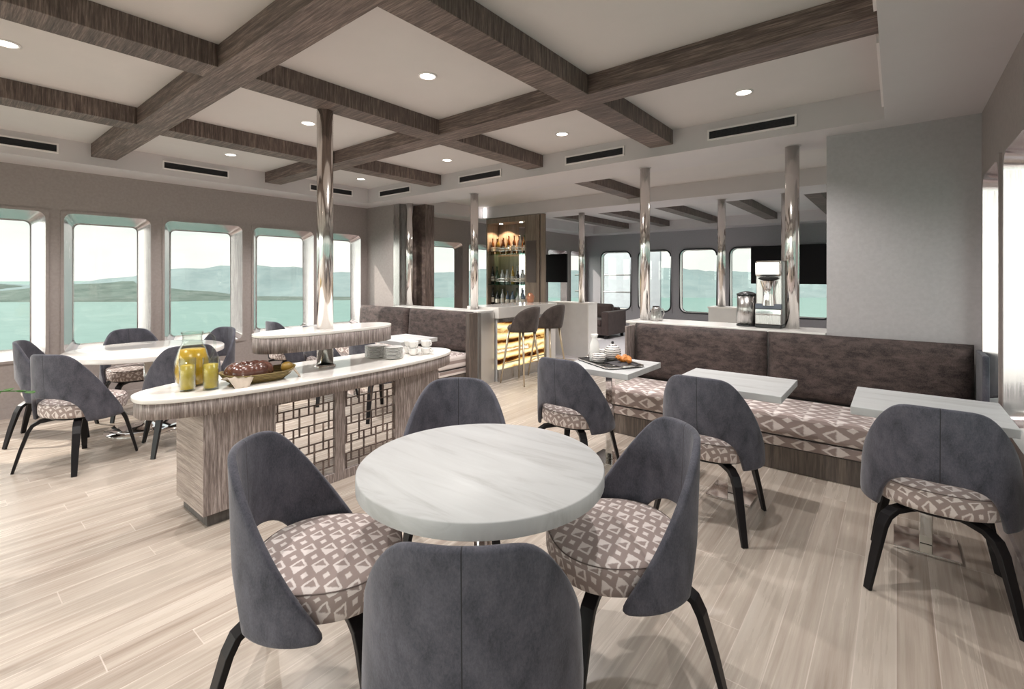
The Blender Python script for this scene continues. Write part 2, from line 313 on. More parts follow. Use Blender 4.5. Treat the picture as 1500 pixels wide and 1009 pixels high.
# ------------------------------------------------------------------ mesh helpers
def link(name, me, m=None, parent=None):
    o = bpy.data.objects.new(name, me); C.objects.link(o)
    if m is not None and len(me.materials) == 0: me.materials.append(m)
    if parent: o.parent = parent
    return o
class MB:
    def __init__(s): s.v = []; s.f = []; s.sm = []; s.uv = None; s.mi = []
    def add(s, vs, fs, smooth=False, mi=0):
        k = len(s.v); s.v += [tuple(p) for p in vs]
        for f in fs: s.f.append([i + k for i in f]); s.sm.append(smooth); s.mi.append(mi)
        return s
    def box(s, x0, x1, y0, y1, z0, z1, mi=0):
        return s.add([(x0, y0, z0), (x1, y0, z0), (x1, y1, z0), (x0, y1, z0), (x0, y0, z1), (x1, y0, z1), (x1, y1, z1), (x0, y1, z1)],
                     [(0, 3, 2, 1), (4, 5, 6, 7), (0, 1, 5, 4), (1, 2, 6, 5), (2, 3, 7, 6), (3, 0, 4, 7)], False, mi)
    def lathe(s, prof, seg=24, c=(0, 0, 0), closed=True, mi=0):
        n = len(prof); vs = []; fs = []
        for i in range(seg):
            a = 2 * PI * i / seg
            for r, z in prof: vs.append((c[0] + r * math.cos(a), c[1] + r * math.sin(a), c[2] + z))
        for i in range(seg):
            j = (i + 1) % seg
            for k in range(n - 1): fs.append((i * n + k, j * n + k, j * n + k + 1, i * n + k + 1))
        s.add(vs, fs, True, mi)
        if closed:
            for k, rev in ((0, True), (n - 1, False)):
                if prof[k][0] > 1e-5:
                    ring = [i * n + k for i in range(seg)]; base = len(s.v) - len(vs)
                    s.f.append([base + q for q in (ring[::-1] if rev else ring)]); s.sm.append(False); s.mi.append(mi)
        return s
    def prism(s, outline, z0, z1, mi=0, smooth_side=False):
        n = len(outline); vs = [(x, y, z0) for x, y in outline] + [(x, y, z1) for x, y in outline]
        s.add(vs, [tuple(range(n - 1, -1, -1)), tuple(range(n, 2 * n))], False, mi)
        k = len(s.v) - 2 * n
        for i in range(n):
            j = (i + 1) % n; s.f.append([k + i, k + j, k + n + j, k + n + i]); s.sm.append(smooth_side); s.mi.append(mi)
        return s
    def sweep(s, path, prof, wdir, smooth=True, scale=None, mi=0):
        """prof: list of (a, b): a along wdir, b along the third axis"""
        n = len(prof); P = [Vector(p) for p in path]; vs = []
        for i, p in enumerate(P):
            d = (P[min(i + 1, len(P) - 1)] - P[max(i - 1, 0)]).normalized()
            w = Vector(wdir); w = (w - d * w.dot(d)).normalized(); q = d.cross(w)
            k = scale[i] if scale else 1.0
            for a, b in prof: vs.append(p + w * a * k + q * b * k)
        fs = []
        for i in range(len(P) - 1):
            for j in range(n):
                j2 = (j + 1) % n; fs.append((i * n + j, i * n + j2, (i + 1) * n + j2, (i + 1) * n + j))
        s.add(vs, fs, smooth, mi)
        k = len(s.v) - len(vs)
        s.f.append([k + j for j in range(n)][::-1]); s.sm.append(False); s.mi.append(mi)
        s.f.append([k + (len(P) - 1) * n + j for j in range(n)]); s.sm.append(False); s.mi.append(mi)
        return s
    def tube(s, path, r, seg=10, scale=None, mi=0):
        d = Vector(path[-1]) - Vector(path[0]); w = Vector((0, 0, 1)) if abs(d.normalized().z) < 0.9 else Vector((1, 0, 0))
        return s.sweep(path, [(r * math.cos(2 * PI * i / seg), r * math.sin(2 * PI * i / seg)) for i in range(seg)], w, True, scale, mi)
    def mesh(s, name, mats=None):
        me = bpy.data.meshes.new(name); me.from_pydata(s.v, [], s.f); me.update()
        me.polygons.foreach_set('use_smooth', s.sm); me.polygons.foreach_set('material_index', s.mi)
        bm = bmesh.new(); bm.from_mesh(me); bmesh.ops.recalc_face_normals(bm, faces=bm.faces); bm.to_mesh(me); bm.free()
        for m in (mats or []): me.materials.append(m)
        return me
    def obj(s, name, m=None, parent=None, bev=0.0, seg=2, mats=None):
        o = link(name, s.mesh(name, mats), m, parent)
        if bev: bevel(o, bev, seg)
        return o
def bevel(o, w, seg=2):
    b = o.modifiers.new('edge', 'BEVEL'); b.width = w; b.segments = seg; b.limit_method = 'ANGLE'; b.angle_limit = R(40); b.harden_normals = False
    return o
def box(name, m, x0, x1, y0, y1, z0, z1, parent=None, bev=0.0): return MB().box(x0, x1, y0, y1, z0, z1).obj(name, m, parent, bev)
def tag(o, label, cat=None, group=None, kind=None):
    if label: o['label'] = label
    if cat: o['category'] = cat
    if group: o['group'] = group
    if kind: o['kind'] = kind
    return o
def thing(name, label, cat, loc=(0, 0, 0), rz=0.0, group=None):
    o = bpy.data.objects.new(name, None); C.objects.link(o); o.empty_display_size = 0.05
    o.location = loc; o.rotation_euler = (0, 0, rz); return tag(o, label, cat, group)
def struct(o, label=None): o['kind'] = 'structure'; return tag(o, label)
def copy_tree(o, parent=None):
    c = o.copy(); C.objects.link(c)
    if parent: c.parent = parent
    for ch in list(o.children): copy_tree(ch, c)
    return c
def put(o, x, y, rz, label, z=None, first=None):
    """o itself the first time, a copy afterwards"""
    if o.get('_used'): c = copy_tree(o)
    else: o['_used'] = 1; c = o
    c.location = (x, y, o.location.z if z is None else z); c.rotation_euler = (0, 0, rz); c['label'] = label
    return c
def box_uv(o, fn):
    me = o.data; uv = me.uv_layers.new(name='UVMap')
    for p in me.polygons:
        for li in p.loop_indices: uv.data[li].uv = fn(me.vertices[me.loops[li].vertex_index].co, p.normal)

# ================================================================== THE SETTING
XL, XR, YB, YF, SOF, CEIL = -6.98, 0.465, -4.2, 12.1, 2.58, 2.80
struct(box('floor', M['floor'], XL - 0.3, XR + 0.3, YB, 7.05, -0.1, 0.0))
struct(box('floor_lounge', M['carpet'], XL - 0.3, XR + 0.3, 7.05, YF + 0.3, -0.1, 0.0))
struct(box('ceiling', M['ceiling'], XL - 0.3, XR + 0.3, YB, YF + 0.3, CEIL, CEIL + 0.12))
def soffit(n, x0, x1, y0, y1): return struct(box('trim_%d' % n, M['soffit'], x0, x1, y0, y1, SOF, CEIL))
soffit(1, XL, -6.45, YB, 11.55)
soffit(2, -0.065, XR, YB, 4.40)
soffit(3, -6.45, XR, 4.40, 5.06)
soffit(4, -6.45, XR, 7.05, 7.75)
soffit(5, XL, XR, 11.55, YF)
soffit(6, -6.45, -0.065, YB, YB + 0.5)
soffit(7, -0.065, XR, 5.06, 7.05)
soffit(8, -0.065, XR, 7.75, 11.55)

def holed_wall(name, m, T, u0, u1, z0, z1, holes):
    """T(u, z, n): n = 0 on the room side, -1 outside"""
    us = sorted({u0, u1} | {h[0] for h in holes} | {h[1] for h in holes}); mb = MB()
    def cell(a, b, c, d):
        P = [T(u, z, n) for n in (0, -1) for u, z in ((a, c), (b, c), (b, d), (a, d))]
        mb.add(P, [(0, 1, 2, 3), (7, 6, 5, 4), (0, 4, 5, 1), (1, 5, 6, 2), (2, 6, 7, 3), (3, 7, 4, 0)])
    for a, b in zip(us, us[1:]):
        hs = [h for h in holes if h[0] <= a + 1e-6 and h[1] >= b - 1e-6]
        if not hs: cell(a, b, z0, z1)
        else: cell(a, b, z0, hs[0][2]); cell(a, b, hs[0][3], z1)
    return struct(mb.obj(name, m))
def rr(u0, u1, z0, z1, r, n=6):
    out = []
    for cu, cz, a0 in ((u1 - r, z1 - r, 0), (u0 + r, z1 - r, 90), (u0 + r, z0 + r, 180), (u1 - r, z0 + r, 270)):
        for i in range(n + 1):
            a = R(a0 + 90 * i / n); out.append((cu + r * math.cos(a), cz + r * math.sin(a)))
    return out
WN = [0]
def window(T, u0, u1, z0, z1, rad, depth, inset, rim=None, face='wall'):
    WN[0] += 1; nm = 'window_%d' % WN[0]
    fl = 0.022
    rings = [(rr(u0 - fl, u1 + fl, z0 - fl, z1 + fl, 0.006), 0.0), (rr(u0 - fl, u1 + fl, z0 - fl, z1 + fl, 0.006), 0.012),
             (rr(u0 + 0.004, u1 - 0.004, z0 + 0.004, z1 - 0.004, rad), 0.012), (rr(u0 + inset, u1 - inset, z0 + inset, z1 - inset, rad * 0.75), -depth),
             (rr(u0 + inset + 0.012, u1 - inset - 0.012, z0 + inset + 0.012, z1 - inset - 0.012, rad * 0.7), -depth)]
    mb = MB(); n = len(rings[0][0]); vs = []
    for pts, d in rings: vs += [T(u, z, d) for u, z in pts]
    fs = []
    for k in range(len(rings) - 1):
        for i in range(n):
            j = (i + 1) % n; fs.append((k * n + i, k * n + j, (k + 1) * n + j, (k + 1) * n + i))
    mb.add(vs, fs, True)
    mb.mi = [1] * (2 * n) + [2 if k < 2 and z0 + .0 > pz - inset * 1.01 else 0 for k in range(2) for pz in [q[1] for q in rings[3][0]]]
    o = mb.obj(nm, None, mats=[M['reveal'], M[face], M['white']]); o['kind'] = 'structure'
    e = o.modifiers.new('edge', 'EDGE_SPLIT'); e.split_angle = R(35)
    pts = rings[3][0]; pm = MB()
    vs = [T(u, z, -depth) for u, z in pts] + [T(u, z, -depth - 0.008) for u, z in pts]
    pm.add(vs, [tuple(range(n)), tuple(range(2 * n - 1, n - 1, -1))] + [(i, (i + 1) % n, n + (i + 1) % n, n + i) for i in range(n)])
    pm.obj('pane', M['pane'], o)
    if rim:
        ip = rr(u0 + 0.01, u1 - 0.01, z0 + 0.01, z1 - 0.01, rad); path = [T(u, z, 0.02) for u, z in ip]; path.append(path[0])
        rm = MB()
        rm.tube(path, 0.018, 8); rm.obj('rim', M[rim], o)
    return o
def left_T(th=0.16): return lambda u, z, n: (XL + (n if n > -0.99 else -th), u, z)
def right_T(th=0.20): return lambda u, z, n: (XR - (n if n > -0.99 else -th), u, z)
def far_T(th=0.16): return lambda u, z, n: (u, YF - (n if n > -0.99 else -th), z)
def aft_T(th=0.16): return lambda u, z, n: (u, YB + (n if n > -0.99 else -th), z)
LW = [(-3.70, -2.85), (-2.72, -1.90), (-1.78, -0.96), (-0.90, -0.08), (0.0, 0.825), (0.96, 1.735), (1.867, 2.765), (2.905, 3.79), (3.90, 4.615),
      (5.15, 5.95), (6.08, 7.02), (7.20, 8.10), (8.23, 9.02), (9.15, 9.98), (10.12, 11.02), (11.22, 11.98)]
lz = (0.575, 2.12)
holed_wall('wall_left', M['wall'], left_T(), YB, YF, 0, CEIL, [(a, b, *lz) for a, b in LW])
for a, b in LW: window(left_T(), a, b, lz[0], lz[1], 0.075, 0.13, 0.095)
RW = [(-3.4, -2.5), (-2.3, -1.4), (-1.2, -0.3), (-0.1, 0.8), (0.95, 1.75), (1.87, 2.70), (2.84, 3.70), (3.86, 4.50), (5.3, 6.3), (6.6, 7.6), (8.0, 9.0), (9.3, 10.3), (10.6, 11.6)]
rz = (0.62, 2.115)
holed_wall('wall_right', M['wall'], right_T(), YB, YF, 0, CEIL, [(a, b, *rz) for a, b in RW])
for a, b in RW: window(right_T(), a, b, rz[0], rz[1], 0.10, 0.16, 0.05)
FW = [(-6.52, -5.60), (-5.40, -4.50), (-4.29, -3.37), (-3.10, -2.20), (-1.95, -1.05), (-0.85, 0.05)]
fz = (0.50, 2.12)
holed_wall('wall_far', M['wall_cool'], far_T(), XL - 0.16, XR + 0.2, 0, CEIL, [(a, b, *fz) for a, b in FW])
for a, b in FW: window(far_T(), a, b, fz[0], fz[1], 0.17, 0.12, 0.03, 'rubber', 'wall_cool')
# unseen aft wall behind the camera: three wide doorways added for sky fill light
AW = [(-6.4, -4.3), (-4.05, -2.0), (-1.75, 0.2)]
holed_wall('wall_aft', M['wall'], aft_T(), XL - 0.16, XR + 0.2, 0, CEIL, [(a, b, 0.02, 2.35) for a, b in AW])
# cross walls
struct(box('wall_partition', M['wall_pale'], -0.445, XR, 4.66, 4.90, 0, SOF))
struct(box('wall_stub', M['wall'], XL, -6.25, 4.74, 4.92, 0, SOF))
struct(box('trim_9', M['steel'], -6.25, -6.10, 4.735, 4.925, 0, SOF))
pl = tag(box('wood_pillar', M['beam_cross'], -6.43, -5.83, 5.03, 5.22, 0, SOF), 'dark weathered-oak pillar behind the pole at the end of the stub wall', 'pillar', kind='thing')
hw = struct(box('wall_bench_right', M['grey_panel'], -2.16, -0.445, 4.62, 5.02, 0, 0.952)); struct(box('ledge', M['white'], -2.19, -0.447, 4.60, 5.04, 0.952, 0.975, bev=0.004)).parent = hw
hw = struct(box('wall_bench_left', M['grey_panel'], -6.25, -4.29, 4.62, 4.88, 0, 0.952)); struct(box('ledge', M['white'], -6.09, -4.27, 4.60, 4.89, 0.952, 0.975, bev=0.004)).parent = hw
M['cap'] = chrome('satin_steel', (0.78, 0.76, 0.74), 0.42)
e = box('end_cap', M['cap'], -4.29, -4.245, 4.62, 4.88, 0, 0.951, hw); tag(e, 'brushed steel end cap')
struct(box('baseboard_left', M['wall'], XL, XL + 0.02, YB, 4.0, 0, 0.10))
struct(box('baseboard_right', M['wall'], XR - 0.015, XR, YB, 4.0, 0, 0.10))

# low plinth walls under the forward poles
pw = tag(box('plinth_wall', M['grey_panel'], -5.06, -4.22, 7.35, 7.66, 0, 0.945), 'pale grey low wall behind the bar stools with white end and top', 'low wall', kind='thing')
box('top', M['white'], -5.07, -4.20, 7.34, 7.67, 0.945, 0.962, pw); box('end_strip', M['white'], -4.22, -4.205, 7.345, 7.665, 0, 0.945, pw)
pw = tag(box('plinth_wall', M['grey_panel'], -2.18, -1.79, 7.36, 7.66, 0, 0.965), 'white box-like low pillar base between the jug and the urn', 'low wall', kind='thing')
box('top', M['white'], -2.19, -1.78, 7.35, 7.67, 0.965, 0.982, pw)

# ================================================================== CEILING BEAMS
BB = 2.665
def beam(along, x0, x1, y0, y1, label):
    o = box('ceiling_beam', M['beam_long' if along else 'beam_cross'], x0, x1, y0, y1, BB, CEIL, bev=0.003)
    return tag(o, label, 'beam', 'weathered oak ceiling beams', 'thing')
MX = (-6.45, -0.065)
m1 = (1.095, 1.305); m2 = (2.83, 3.04)
beam(1, *MX, *m1, 'long oak ceiling beam running from the upper left vents over the round table')
beam(1, *MX, *m2, 'long oak ceiling beam running past the steel pole, second from the camera')
AX = [(-5.00, -4.775), (-3.32, -3.10), (-1.84, -1.62)]
AN = ['nearest the window wall', 'over the serving island', 'nearest the right-hand soffit']
SEG = [((YB + 0.5, m1[0]), 'short oak cross beam nearer than the first long beam, '), ((m1[1], m2[0]), 'short oak cross beam between the two long beams, '), ((m2[1], 4.40), 'short oak cross beam between second long beam and vent soffit, ')]
for k, (seg, txt) in enumerate(SEG):
    for (a, b), w in zip(AX, AN):
        if k == 0 and w.startswith('nearest the right'): continue
        beam(0, a, b, *seg, txt + w)
beam(0, -3.33, -3.12, 5.06, 7.05, 'single oak beam in the ceiling bay beyond the first soffit')
for x, w in ((-5.52, 'leftmost'), (-4.45, 'second from the left'), (-3.31, 'third from the left'), (-2.10, 'fourth from the left'), (-0.98, 'rightmost')):
    beam(0, x - 0.11, x + 0.11, 7.75, 11.55, 'oak beam over the far lounge, %s of the five there' % w)

# ================================================================== POLES
def pole(x, y, z0, z1, r, label):
    t = thing('steel_pole', label, 'pole', (x, y, 0), 0, 'polished steel poles')
    MB().lathe([(r, z0), (r, z1)], 28).obj('shaft', M['pole'], t)
    if z1 < BB - .01: MB().lathe([(r, z1 - 0.004), (r + 0.012, z1 - 0.004), (r + 0.014, z1 - 0.0005)], 28).obj('top_collar', M['soffit'], t)
    return t
pole(-3.31, 1.887, 0.767, BB, 0.058, 'polished steel pole rising through the serving island to a beam')
pole(-5.95, 4.82, 0.976, SOF, 0.055, 'polished steel pole in front of the wood pillar')
pole(-4.56, 4.82, 0.976, SOF, 0.055, 'polished steel pole at the bar end of the left bench wall')
pole(-2.075, 4.82, 0.976, SOF, 0.052, 'polished steel pole at the left end of right bench wall')
pole(-0.715, 4.82, 0.976, SOF, 0.056, 'polished steel pole beside the coffee machine')
pole(-4.43, 7.50, 0.963, SOF, 0.055, 'polished steel pole on the low grey wall by the screen')
pole(-2.03, 7.50, 0.983, SOF, 0.055, 'polished steel pole on the white pillar base beyond the right bench')
pole(-1.19, 7.50, 0.0, SOF, 0.055, 'polished steel pole half hidden behind the one by the coffee machine')

# ================================================================== VENTS AND DOWNLIGHTS
def vent(c, length, facing, label):
    rz = {'x': PI / 2, '-y': 0.0, '-x': -PI / 2}[facing]
    t = thing('air_vent', label, 'air vent', c, rz, 'slot air vents in the soffits')
    h = 0.048; l = length / 2; d = 0.016
    f = MB()
    e = 0.014; f.box(-l, l, -d, 0, h - e, h); f.box(-l, l, -d, 0, -h, -h + e); f.box(-l, -l + e, -d, 0, -h + e, h - e); f.box(l - e, l, -d, 0, -h + e, h - e)
    f.obj('frame', M['vent_frame'], t)
    s = MB(); s.box(-l + 0.011, l - 0.011, -0.003, 0, -h + 0.011, h - 0.011)
    for k in range(6):
        z = -h + 0.02 + k * 0.0112; s.add([(-l + 0.011, -0.010, z), (l - 0.011, -0.010, z), (l - 0.011, -0.003, z + 0.006), (-l + 0.011, -0.003, z + 0.006)], [(0, 1, 2, 3)])
    s.obj('louvres', M['vent_dark'], t)
    return t
for y0, y1, lab in ((0.10, 0.852, 'left of the long beam end'), (1.709, 2.395, 'between the two long beam ends'), (3.44, 4.12, 'behind the island pole')):
    vent((-6.45, (y0 + y1) / 2, 2.695), y1 - y0, 'x', 'dark slot vent high on the window-side soffit, ' + lab)
for x0, x1, lab in ((-6.15, -5.41, 'in the far left corner'), (-4.43, -3.71, 'second from the far corner'), (-2.80, -2.107, 'third from the far corner'), (-1.307, -0.62, 'nearest the grey wall')):
    vent(((x0 + x1) / 2, 4.40, 2.686), x1 - x0, '-y', 'dark slot vent on the cross soffit, ' + lab)
vent((-0.065, 3.70, 2.69), 1.2, '-x', 'slot vent seen edge-on along the right-hand soffit')
vent((-0.065, 2.07, 2.69), 1.3, '-x', 'slot vent on the right-hand soffit nearest the camera')

def downlight(x, y, label, w=None, z=CEIL):
    t = thing('downlight', label, 'downlight', (x, y, z), 0, 'recessed ceiling downlights')
    MB().lathe([(0.066, 0), (0.066, -0.006), (0.052, -0.008), (0.050, -0.001)], 28, closed=False).obj('trim_ring', M['vent_frame'], t)
    MB().lathe([(0.0, -0.004), (0.050, -0.004), (0.050, -0.001), (0.0, -0.001)], 28, closed=False).obj('lamp', M['bulb'], t)
    l = bpy.data.lights.new('downlight_lamp', 'SPOT'); l.energy = w if w is not None else DOWN_W; l.spot_size = R(122); l.spot_blend = 0.7
    l.shadow_soft_size = 0.022; l.color = (1.0, 0.955, 0.925)
    lo = bpy.data.objects.new('downlight_lamp', l); C.objects.link(lo); lo.parent = t; lo.location = (0, 0, -0.03)
    return t
for x, y, lab in ((-4.05, 0.31, 'at the left picture edge near the camera'), (-2.48, 2.16, 'in the large bay over the serving island'), (-4.07, 2.16, 'in the bay just left of island pole'), (-5.80, 2.175, 'in the bay above the windows'),
                  (-5.84, 3.87, 'in the far left corner bay'), (-4.10, 3.87, 'second along the vent soffit'), (-2.49, 3.85, 'third along the vent soffit'), (-0.88, 3.82, 'fourth along the vent soffit, over bench tables')):
    downlight(x, y, 'round recessed downlight ' + lab, 58 if x > -1 else None)
for x, y, w in ((-5.8, 0.31, 62), (-2.48, 0.31, 62), (-0.88, 2.16, 55), (-0.88, 0.31, 35), (-4.07, -1.6, 62), (-2.48, -1.6, 50), (-5.8, -1.6, 62), (-0.88, -1.6, 30)):
    downlight(x, y, 'round recessed downlight above and behind the camera', w)
for x in (-4.9, -2.7, -1.5): downlight(x, 5.55, 'recessed downlight hidden behind the first cross soffit', 45)  # lamps added out of view to brighten the bar bay
for x in (-5.0, -3.9, -2.7, -1.5): downlight(x, 8.55, 'recessed downlight hidden behind the second cross soffit', 75)  # lamps added out of view to brighten the far lounge
bright_strip = struct(box('trim_10', M['led'], -6.40, -6.34, 7.02, 7.048, 2.60, 2.78))  # bright emissive strip in the soffit corner

# ================================================================== OUTSIDE: water, wooded coast, deck rail
WATER_Z = -10.6
def outside():
    m, t, b = mat('turquoise_water'); setb(b, rough=0.35, spec=0.25)
    f = noise(t, coords(t, (0.25, 0.25, 0.25)), 1.0, 5)
    t.links.new(ramp(t, f, [(0.35, (0.08, 0.165, 0.142)), (0.65, (0.105, 0.195, 0.172))]), b.inputs['Base Color'])
    bump(t, b, noise(t, coords(t, (1.2, 1.2, 1.2)), 1.0, 4), 0.3, 0.2)
    w = MB(); w.add([(-1500, -1500, WATER_Z), (1500, -1500, WATER_Z), (1500, 1500, WATER_Z), (-1500, 1500, WATER_Z)], [(0, 1, 2, 3)])
    o = w.obj('sea', m); o['kind'] = 'structure'; o['label'] = 'turquoise sea'
    V = Vector((-math.sin(YAW), math.cos(YAW))); Rv = Vector((math.cos(YAW), math.sin(YAW)))
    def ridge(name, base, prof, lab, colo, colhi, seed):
        m, t, b = mat(name + '_woods'); setb(b, rough=0.95, spec=0.1)  # distance haze is mixed into the hill base colours
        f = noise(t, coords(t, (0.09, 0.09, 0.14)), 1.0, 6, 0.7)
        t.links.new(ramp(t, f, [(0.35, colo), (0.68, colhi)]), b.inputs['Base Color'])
        rnd = random.Random(seed); ph = [rnd.uniform(0, 6.28) for _ in range(24)]
        def h(l):
            for (a, ha), (c, hc) in zip(prof, prof[1:]):
                if a <= l <= c:
                    s = (l - a) / (c - a); s = s * s * (3 - 2 * s); return ha + (hc - ha) * s
            return prof[0][1] if l < prof[0][0] else prof[-1][1]
        NL, ND = 240, 16; vs = []; fs = []
        for i in range(NL + 1):
            l = prof[0][0] + (prof[-1][0] - prof[0][0]) * i / NL
            for j in range(ND + 1):
                s = j / ND; d = base + 130 * s
                prof_s = math.sin(min(s / 0.62, 1.0) * PI / 2) ** 1.1 if s < 0.62 else 1 - 0.5 * ((s - 0.62) / 0.38) ** 2
                bumpz = sum(math.sin(l * fr + d * fr * 0.7 + ph[k]) * am for k, (fr, am) in enumerate([(0.05, .05), (0.11, .04), (0.23, .03), (0.5, .018), (0.9, .012)]))
                z = WATER_Z - 0.3 + (h(l) - WATER_Z) * prof_s * (1 + bumpz * min(1, s * 4))
                p = V * d + Rv * l; vs.append((p.x, p.y, z))
        for i in range(NL):
            for j in range(ND):
                a = i * (ND + 1) + j; fs.append((a, a + ND + 1, a + ND + 2, a + 1))
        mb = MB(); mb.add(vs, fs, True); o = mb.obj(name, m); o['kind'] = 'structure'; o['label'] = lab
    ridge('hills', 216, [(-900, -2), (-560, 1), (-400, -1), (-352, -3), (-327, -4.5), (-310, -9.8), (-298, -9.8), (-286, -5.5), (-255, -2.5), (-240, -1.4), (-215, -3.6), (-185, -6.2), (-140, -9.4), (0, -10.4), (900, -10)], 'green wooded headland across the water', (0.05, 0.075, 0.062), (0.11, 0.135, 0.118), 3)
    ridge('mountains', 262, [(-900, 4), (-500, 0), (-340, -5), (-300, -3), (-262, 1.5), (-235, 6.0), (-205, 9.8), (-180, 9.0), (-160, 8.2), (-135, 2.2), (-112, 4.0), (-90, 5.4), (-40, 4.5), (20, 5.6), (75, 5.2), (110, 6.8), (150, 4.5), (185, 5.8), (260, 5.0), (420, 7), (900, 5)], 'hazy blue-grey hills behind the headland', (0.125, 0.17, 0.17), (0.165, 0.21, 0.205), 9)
    # the bow bulkhead and its rail seen through the far left lounge window
    t_ = thing('deck_rail', 'white deck rail with slanted post outside the far left lounge window', 'railing', (-7.0, 13.6, -0.05))
    mb = MB()
    mb.box(-1.4, 1.25, 0.9, 1.0, 0.05, 3.0); mb.obj('bulkhead', plain('bulkhead_paint', (0.34, 0.36, 0.38), 0.5), t_)
    for z in (0.98, 1.52): MB().tube([(-1.4, 0.2, z), (1.0, 0.2, z)], 0.03, 8).obj('rail', M['steel'], t_)
    MB().tube([(0.62, 0.2, 2.2), (0.98, 0.2, 0.7)], 0.035, 8).obj('post', M['steel'], t_)
    box('deck', plain('deck_paint', (0.36, 0.38, 0.39), 0.6), -1.5, 7.5, -1.3, 1.0, -0.05, 0.05, t_)
outside()

# ================================================================== SIDE CHAIRS
CH_A, CH_B, CH_PH, CH_ZT, CH_LEAN, CH_ZW, CH_ARCH, CH_AW, CH_TOPN = 0.28, 0.2525, R(110), 0.88, 0.052, 0.357, 0.545, R(50), 0.11
def smax0(t, k): return (t + math.sqrt(t * t + k)) / 2
def chair_shell():
    NU, NV = 56, 16; vs = []; fs = []
    ytip = -CH_B * math.cos(CH_PH); yk = -CH_B * math.cos(R(36))
    th = 0.026
    def pt(u, v, off):
        ph = u * CH_PH; ap = abs(ph)
        x0 = CH_A * math.sin(ph); y0 = -CH_B * math.cos(ph)
        t = (y0 - yk) / (ytip - yk)
        ts = smax0(t, 0.010) - 0.0 * t
        zt = CH_ZT - (CH_ZT - CH_ZW - 0.035) * min(ts, 1.02) - 0.002
        if ap < CH_AW: zb = CH_ZW + (CH_ARCH - CH_ZW) * max(0.0, 1 - (ap / CH_AW) ** 3.2) ** 0.55
        else: zb = CH_ZW
        e = abs(u); 
        if e > 0.95:                                  # round the wing tips
            k = (e - 0.95) / 0.05; zb += 0.010 * k * k; zt -= 0.008 * k * k
        z = zb + (zt - zb) * v
        h = (z - CH_ZW) / (CH_ZT - CH_ZW)
        s = 1 - CH_TOPN * h - 0.015 * max(0, (0.18 - h) / 0.18) ** 2
        n = Vector((math.sin(ph) / CH_A, -math.cos(ph) / CH_B, 0)).normalized()
        edge = min(v, 1 - v) * (zt - zb); ro = 1.0 if edge > 0.012 else math.sqrt(max(0.0, 1 - (1 - edge / 0.012) ** 2)) * 0.75 + 0.25
        eu = (1 - e) * CH_PH * 0.26
        if eu < 0.012: ro *= math.sqrt(max(0.0, 1 - (1 - eu / 0.012) ** 2)) * 0.7 + 0.3
        return Vector((x0 * s, y0 * s - CH_LEAN * h, z)) + n * off * th / 2 * ro
    us = [math.copysign(1 - (1 - abs(-1 + 2 * i / NU)) ** 1.25, -1 + 2 * i / NU) for i in range(NU + 1)]
    vv = [0.0, 0.012, 0.03] + [0.03 + 0.94 * j / (NV - 4) for j in range(1, NV - 4)] + [0.97, 0.988, 1.0]
    n = len(vv)
    for off in (1, -1):
        for u in us:
            for v in vv: vs.append(pt(u, v, off))
    K = (NU + 1) * n
    for i in range(NU):
        for j in range(n - 1):
            a = i * n + j; fs.append((a, a + n, a + n + 1, a + 1)); fs.append((K + a, K + a + 1, K + a + n + 1, K + a + n))
    for i in range(NU):
        a = i * n; fs.append((a, K + a, K + a + n, a + n)); a = i * n + n - 1; fs.append((a, a + n, K + a + n, K + a))
    for j in range(n - 1):
        a = j; fs.append((a, a + 1, K + a + 1, K + a)); a = NU * n + j; fs.append((a, K + a, K + a + 1, a + 1))
    return MB().add(vs, fs, True)
SEAT_Z0, SEAT_Z1 = 0.385, 0.500
def seat_cushion():
    seg = 48; mb = MB()
    prof = [(0.0, SEAT_Z0), (0.90, SEAT_Z0), (0.97, SEAT_Z0 + 0.008), (1.0, SEAT_Z0 + 0.028), (1.005, SEAT_Z1 - 0.040), (0.99, SEAT_Z1 - 0.018), (0.955, SEAT_Z1 - 0.008), (0.85, SEAT_Z1), (0.5, SEAT_Z1 + 0.010), (0.0, SEAT_Z1 + 0.013)]
    def out(a):
        c, s = math.cos(a), math.sin(a); n = 2.4
        k = (abs(c) ** n + abs(s) ** n) ** (-1 / n); return 0.248 * k * c, 0.018 + 0.250 * k * s
    vs = []; fs = []; uvs = []; n = len(prof)
    for i in range(seg):
        x, y = out(2 * PI * i / seg)
        for r, z in prof:
            px, py = x * r, 0.018 + (y - 0.018) * r; vs.append((px, py, z))
            k = 1.0 if z > SEAT_Z1 - 0.02 else 1.0 + (SEAT_Z1 - z) / 0.25
            uvs.append((px * k, py * k))
    for i in range(seg):
        j = (i + 1) % seg
        for q in range(n - 1): fs.append((i * n + q, j * n + q, j * n + q + 1, i * n + q + 1))
    mb.add(vs, fs, True); me = mb.mesh('seat')
    uv = me.uv_layers.new(name='UVMap')
    for lp in me.loops: uv.data[lp.index].uv = uvs[lp.vertex_index]
    pm = MB(); path = [(x * 0.985, 0.018 + (y - 0.018) * 0.985, SEAT_Z1 - 0.013) for x, y in (out(2 * PI * i / seg) for i in range(seg + 1))]
    pm.tube(path, 0.0022, 6)
    return me, pm
def leg_path(sx, sy):
    if sy < 0: return [(sx * .05, -.07, .360), (sx * .11, -.13, .360), (sx * .155, -.175, .352), (sx * .182, -.205, .328), (sx * .198, -.222, .285), (sx * .224, -.255, .15), (sx * .25, -.285, 0.0)]
    return [(sx * .05, .06, .360), (sx * .11, .115, .360), (sx * .155, .15, .352), (sx * .178, .172, .328), (sx * .19, .185, .285), (sx * .215, .21, .15), (sx * .24, .235, 0.0)]
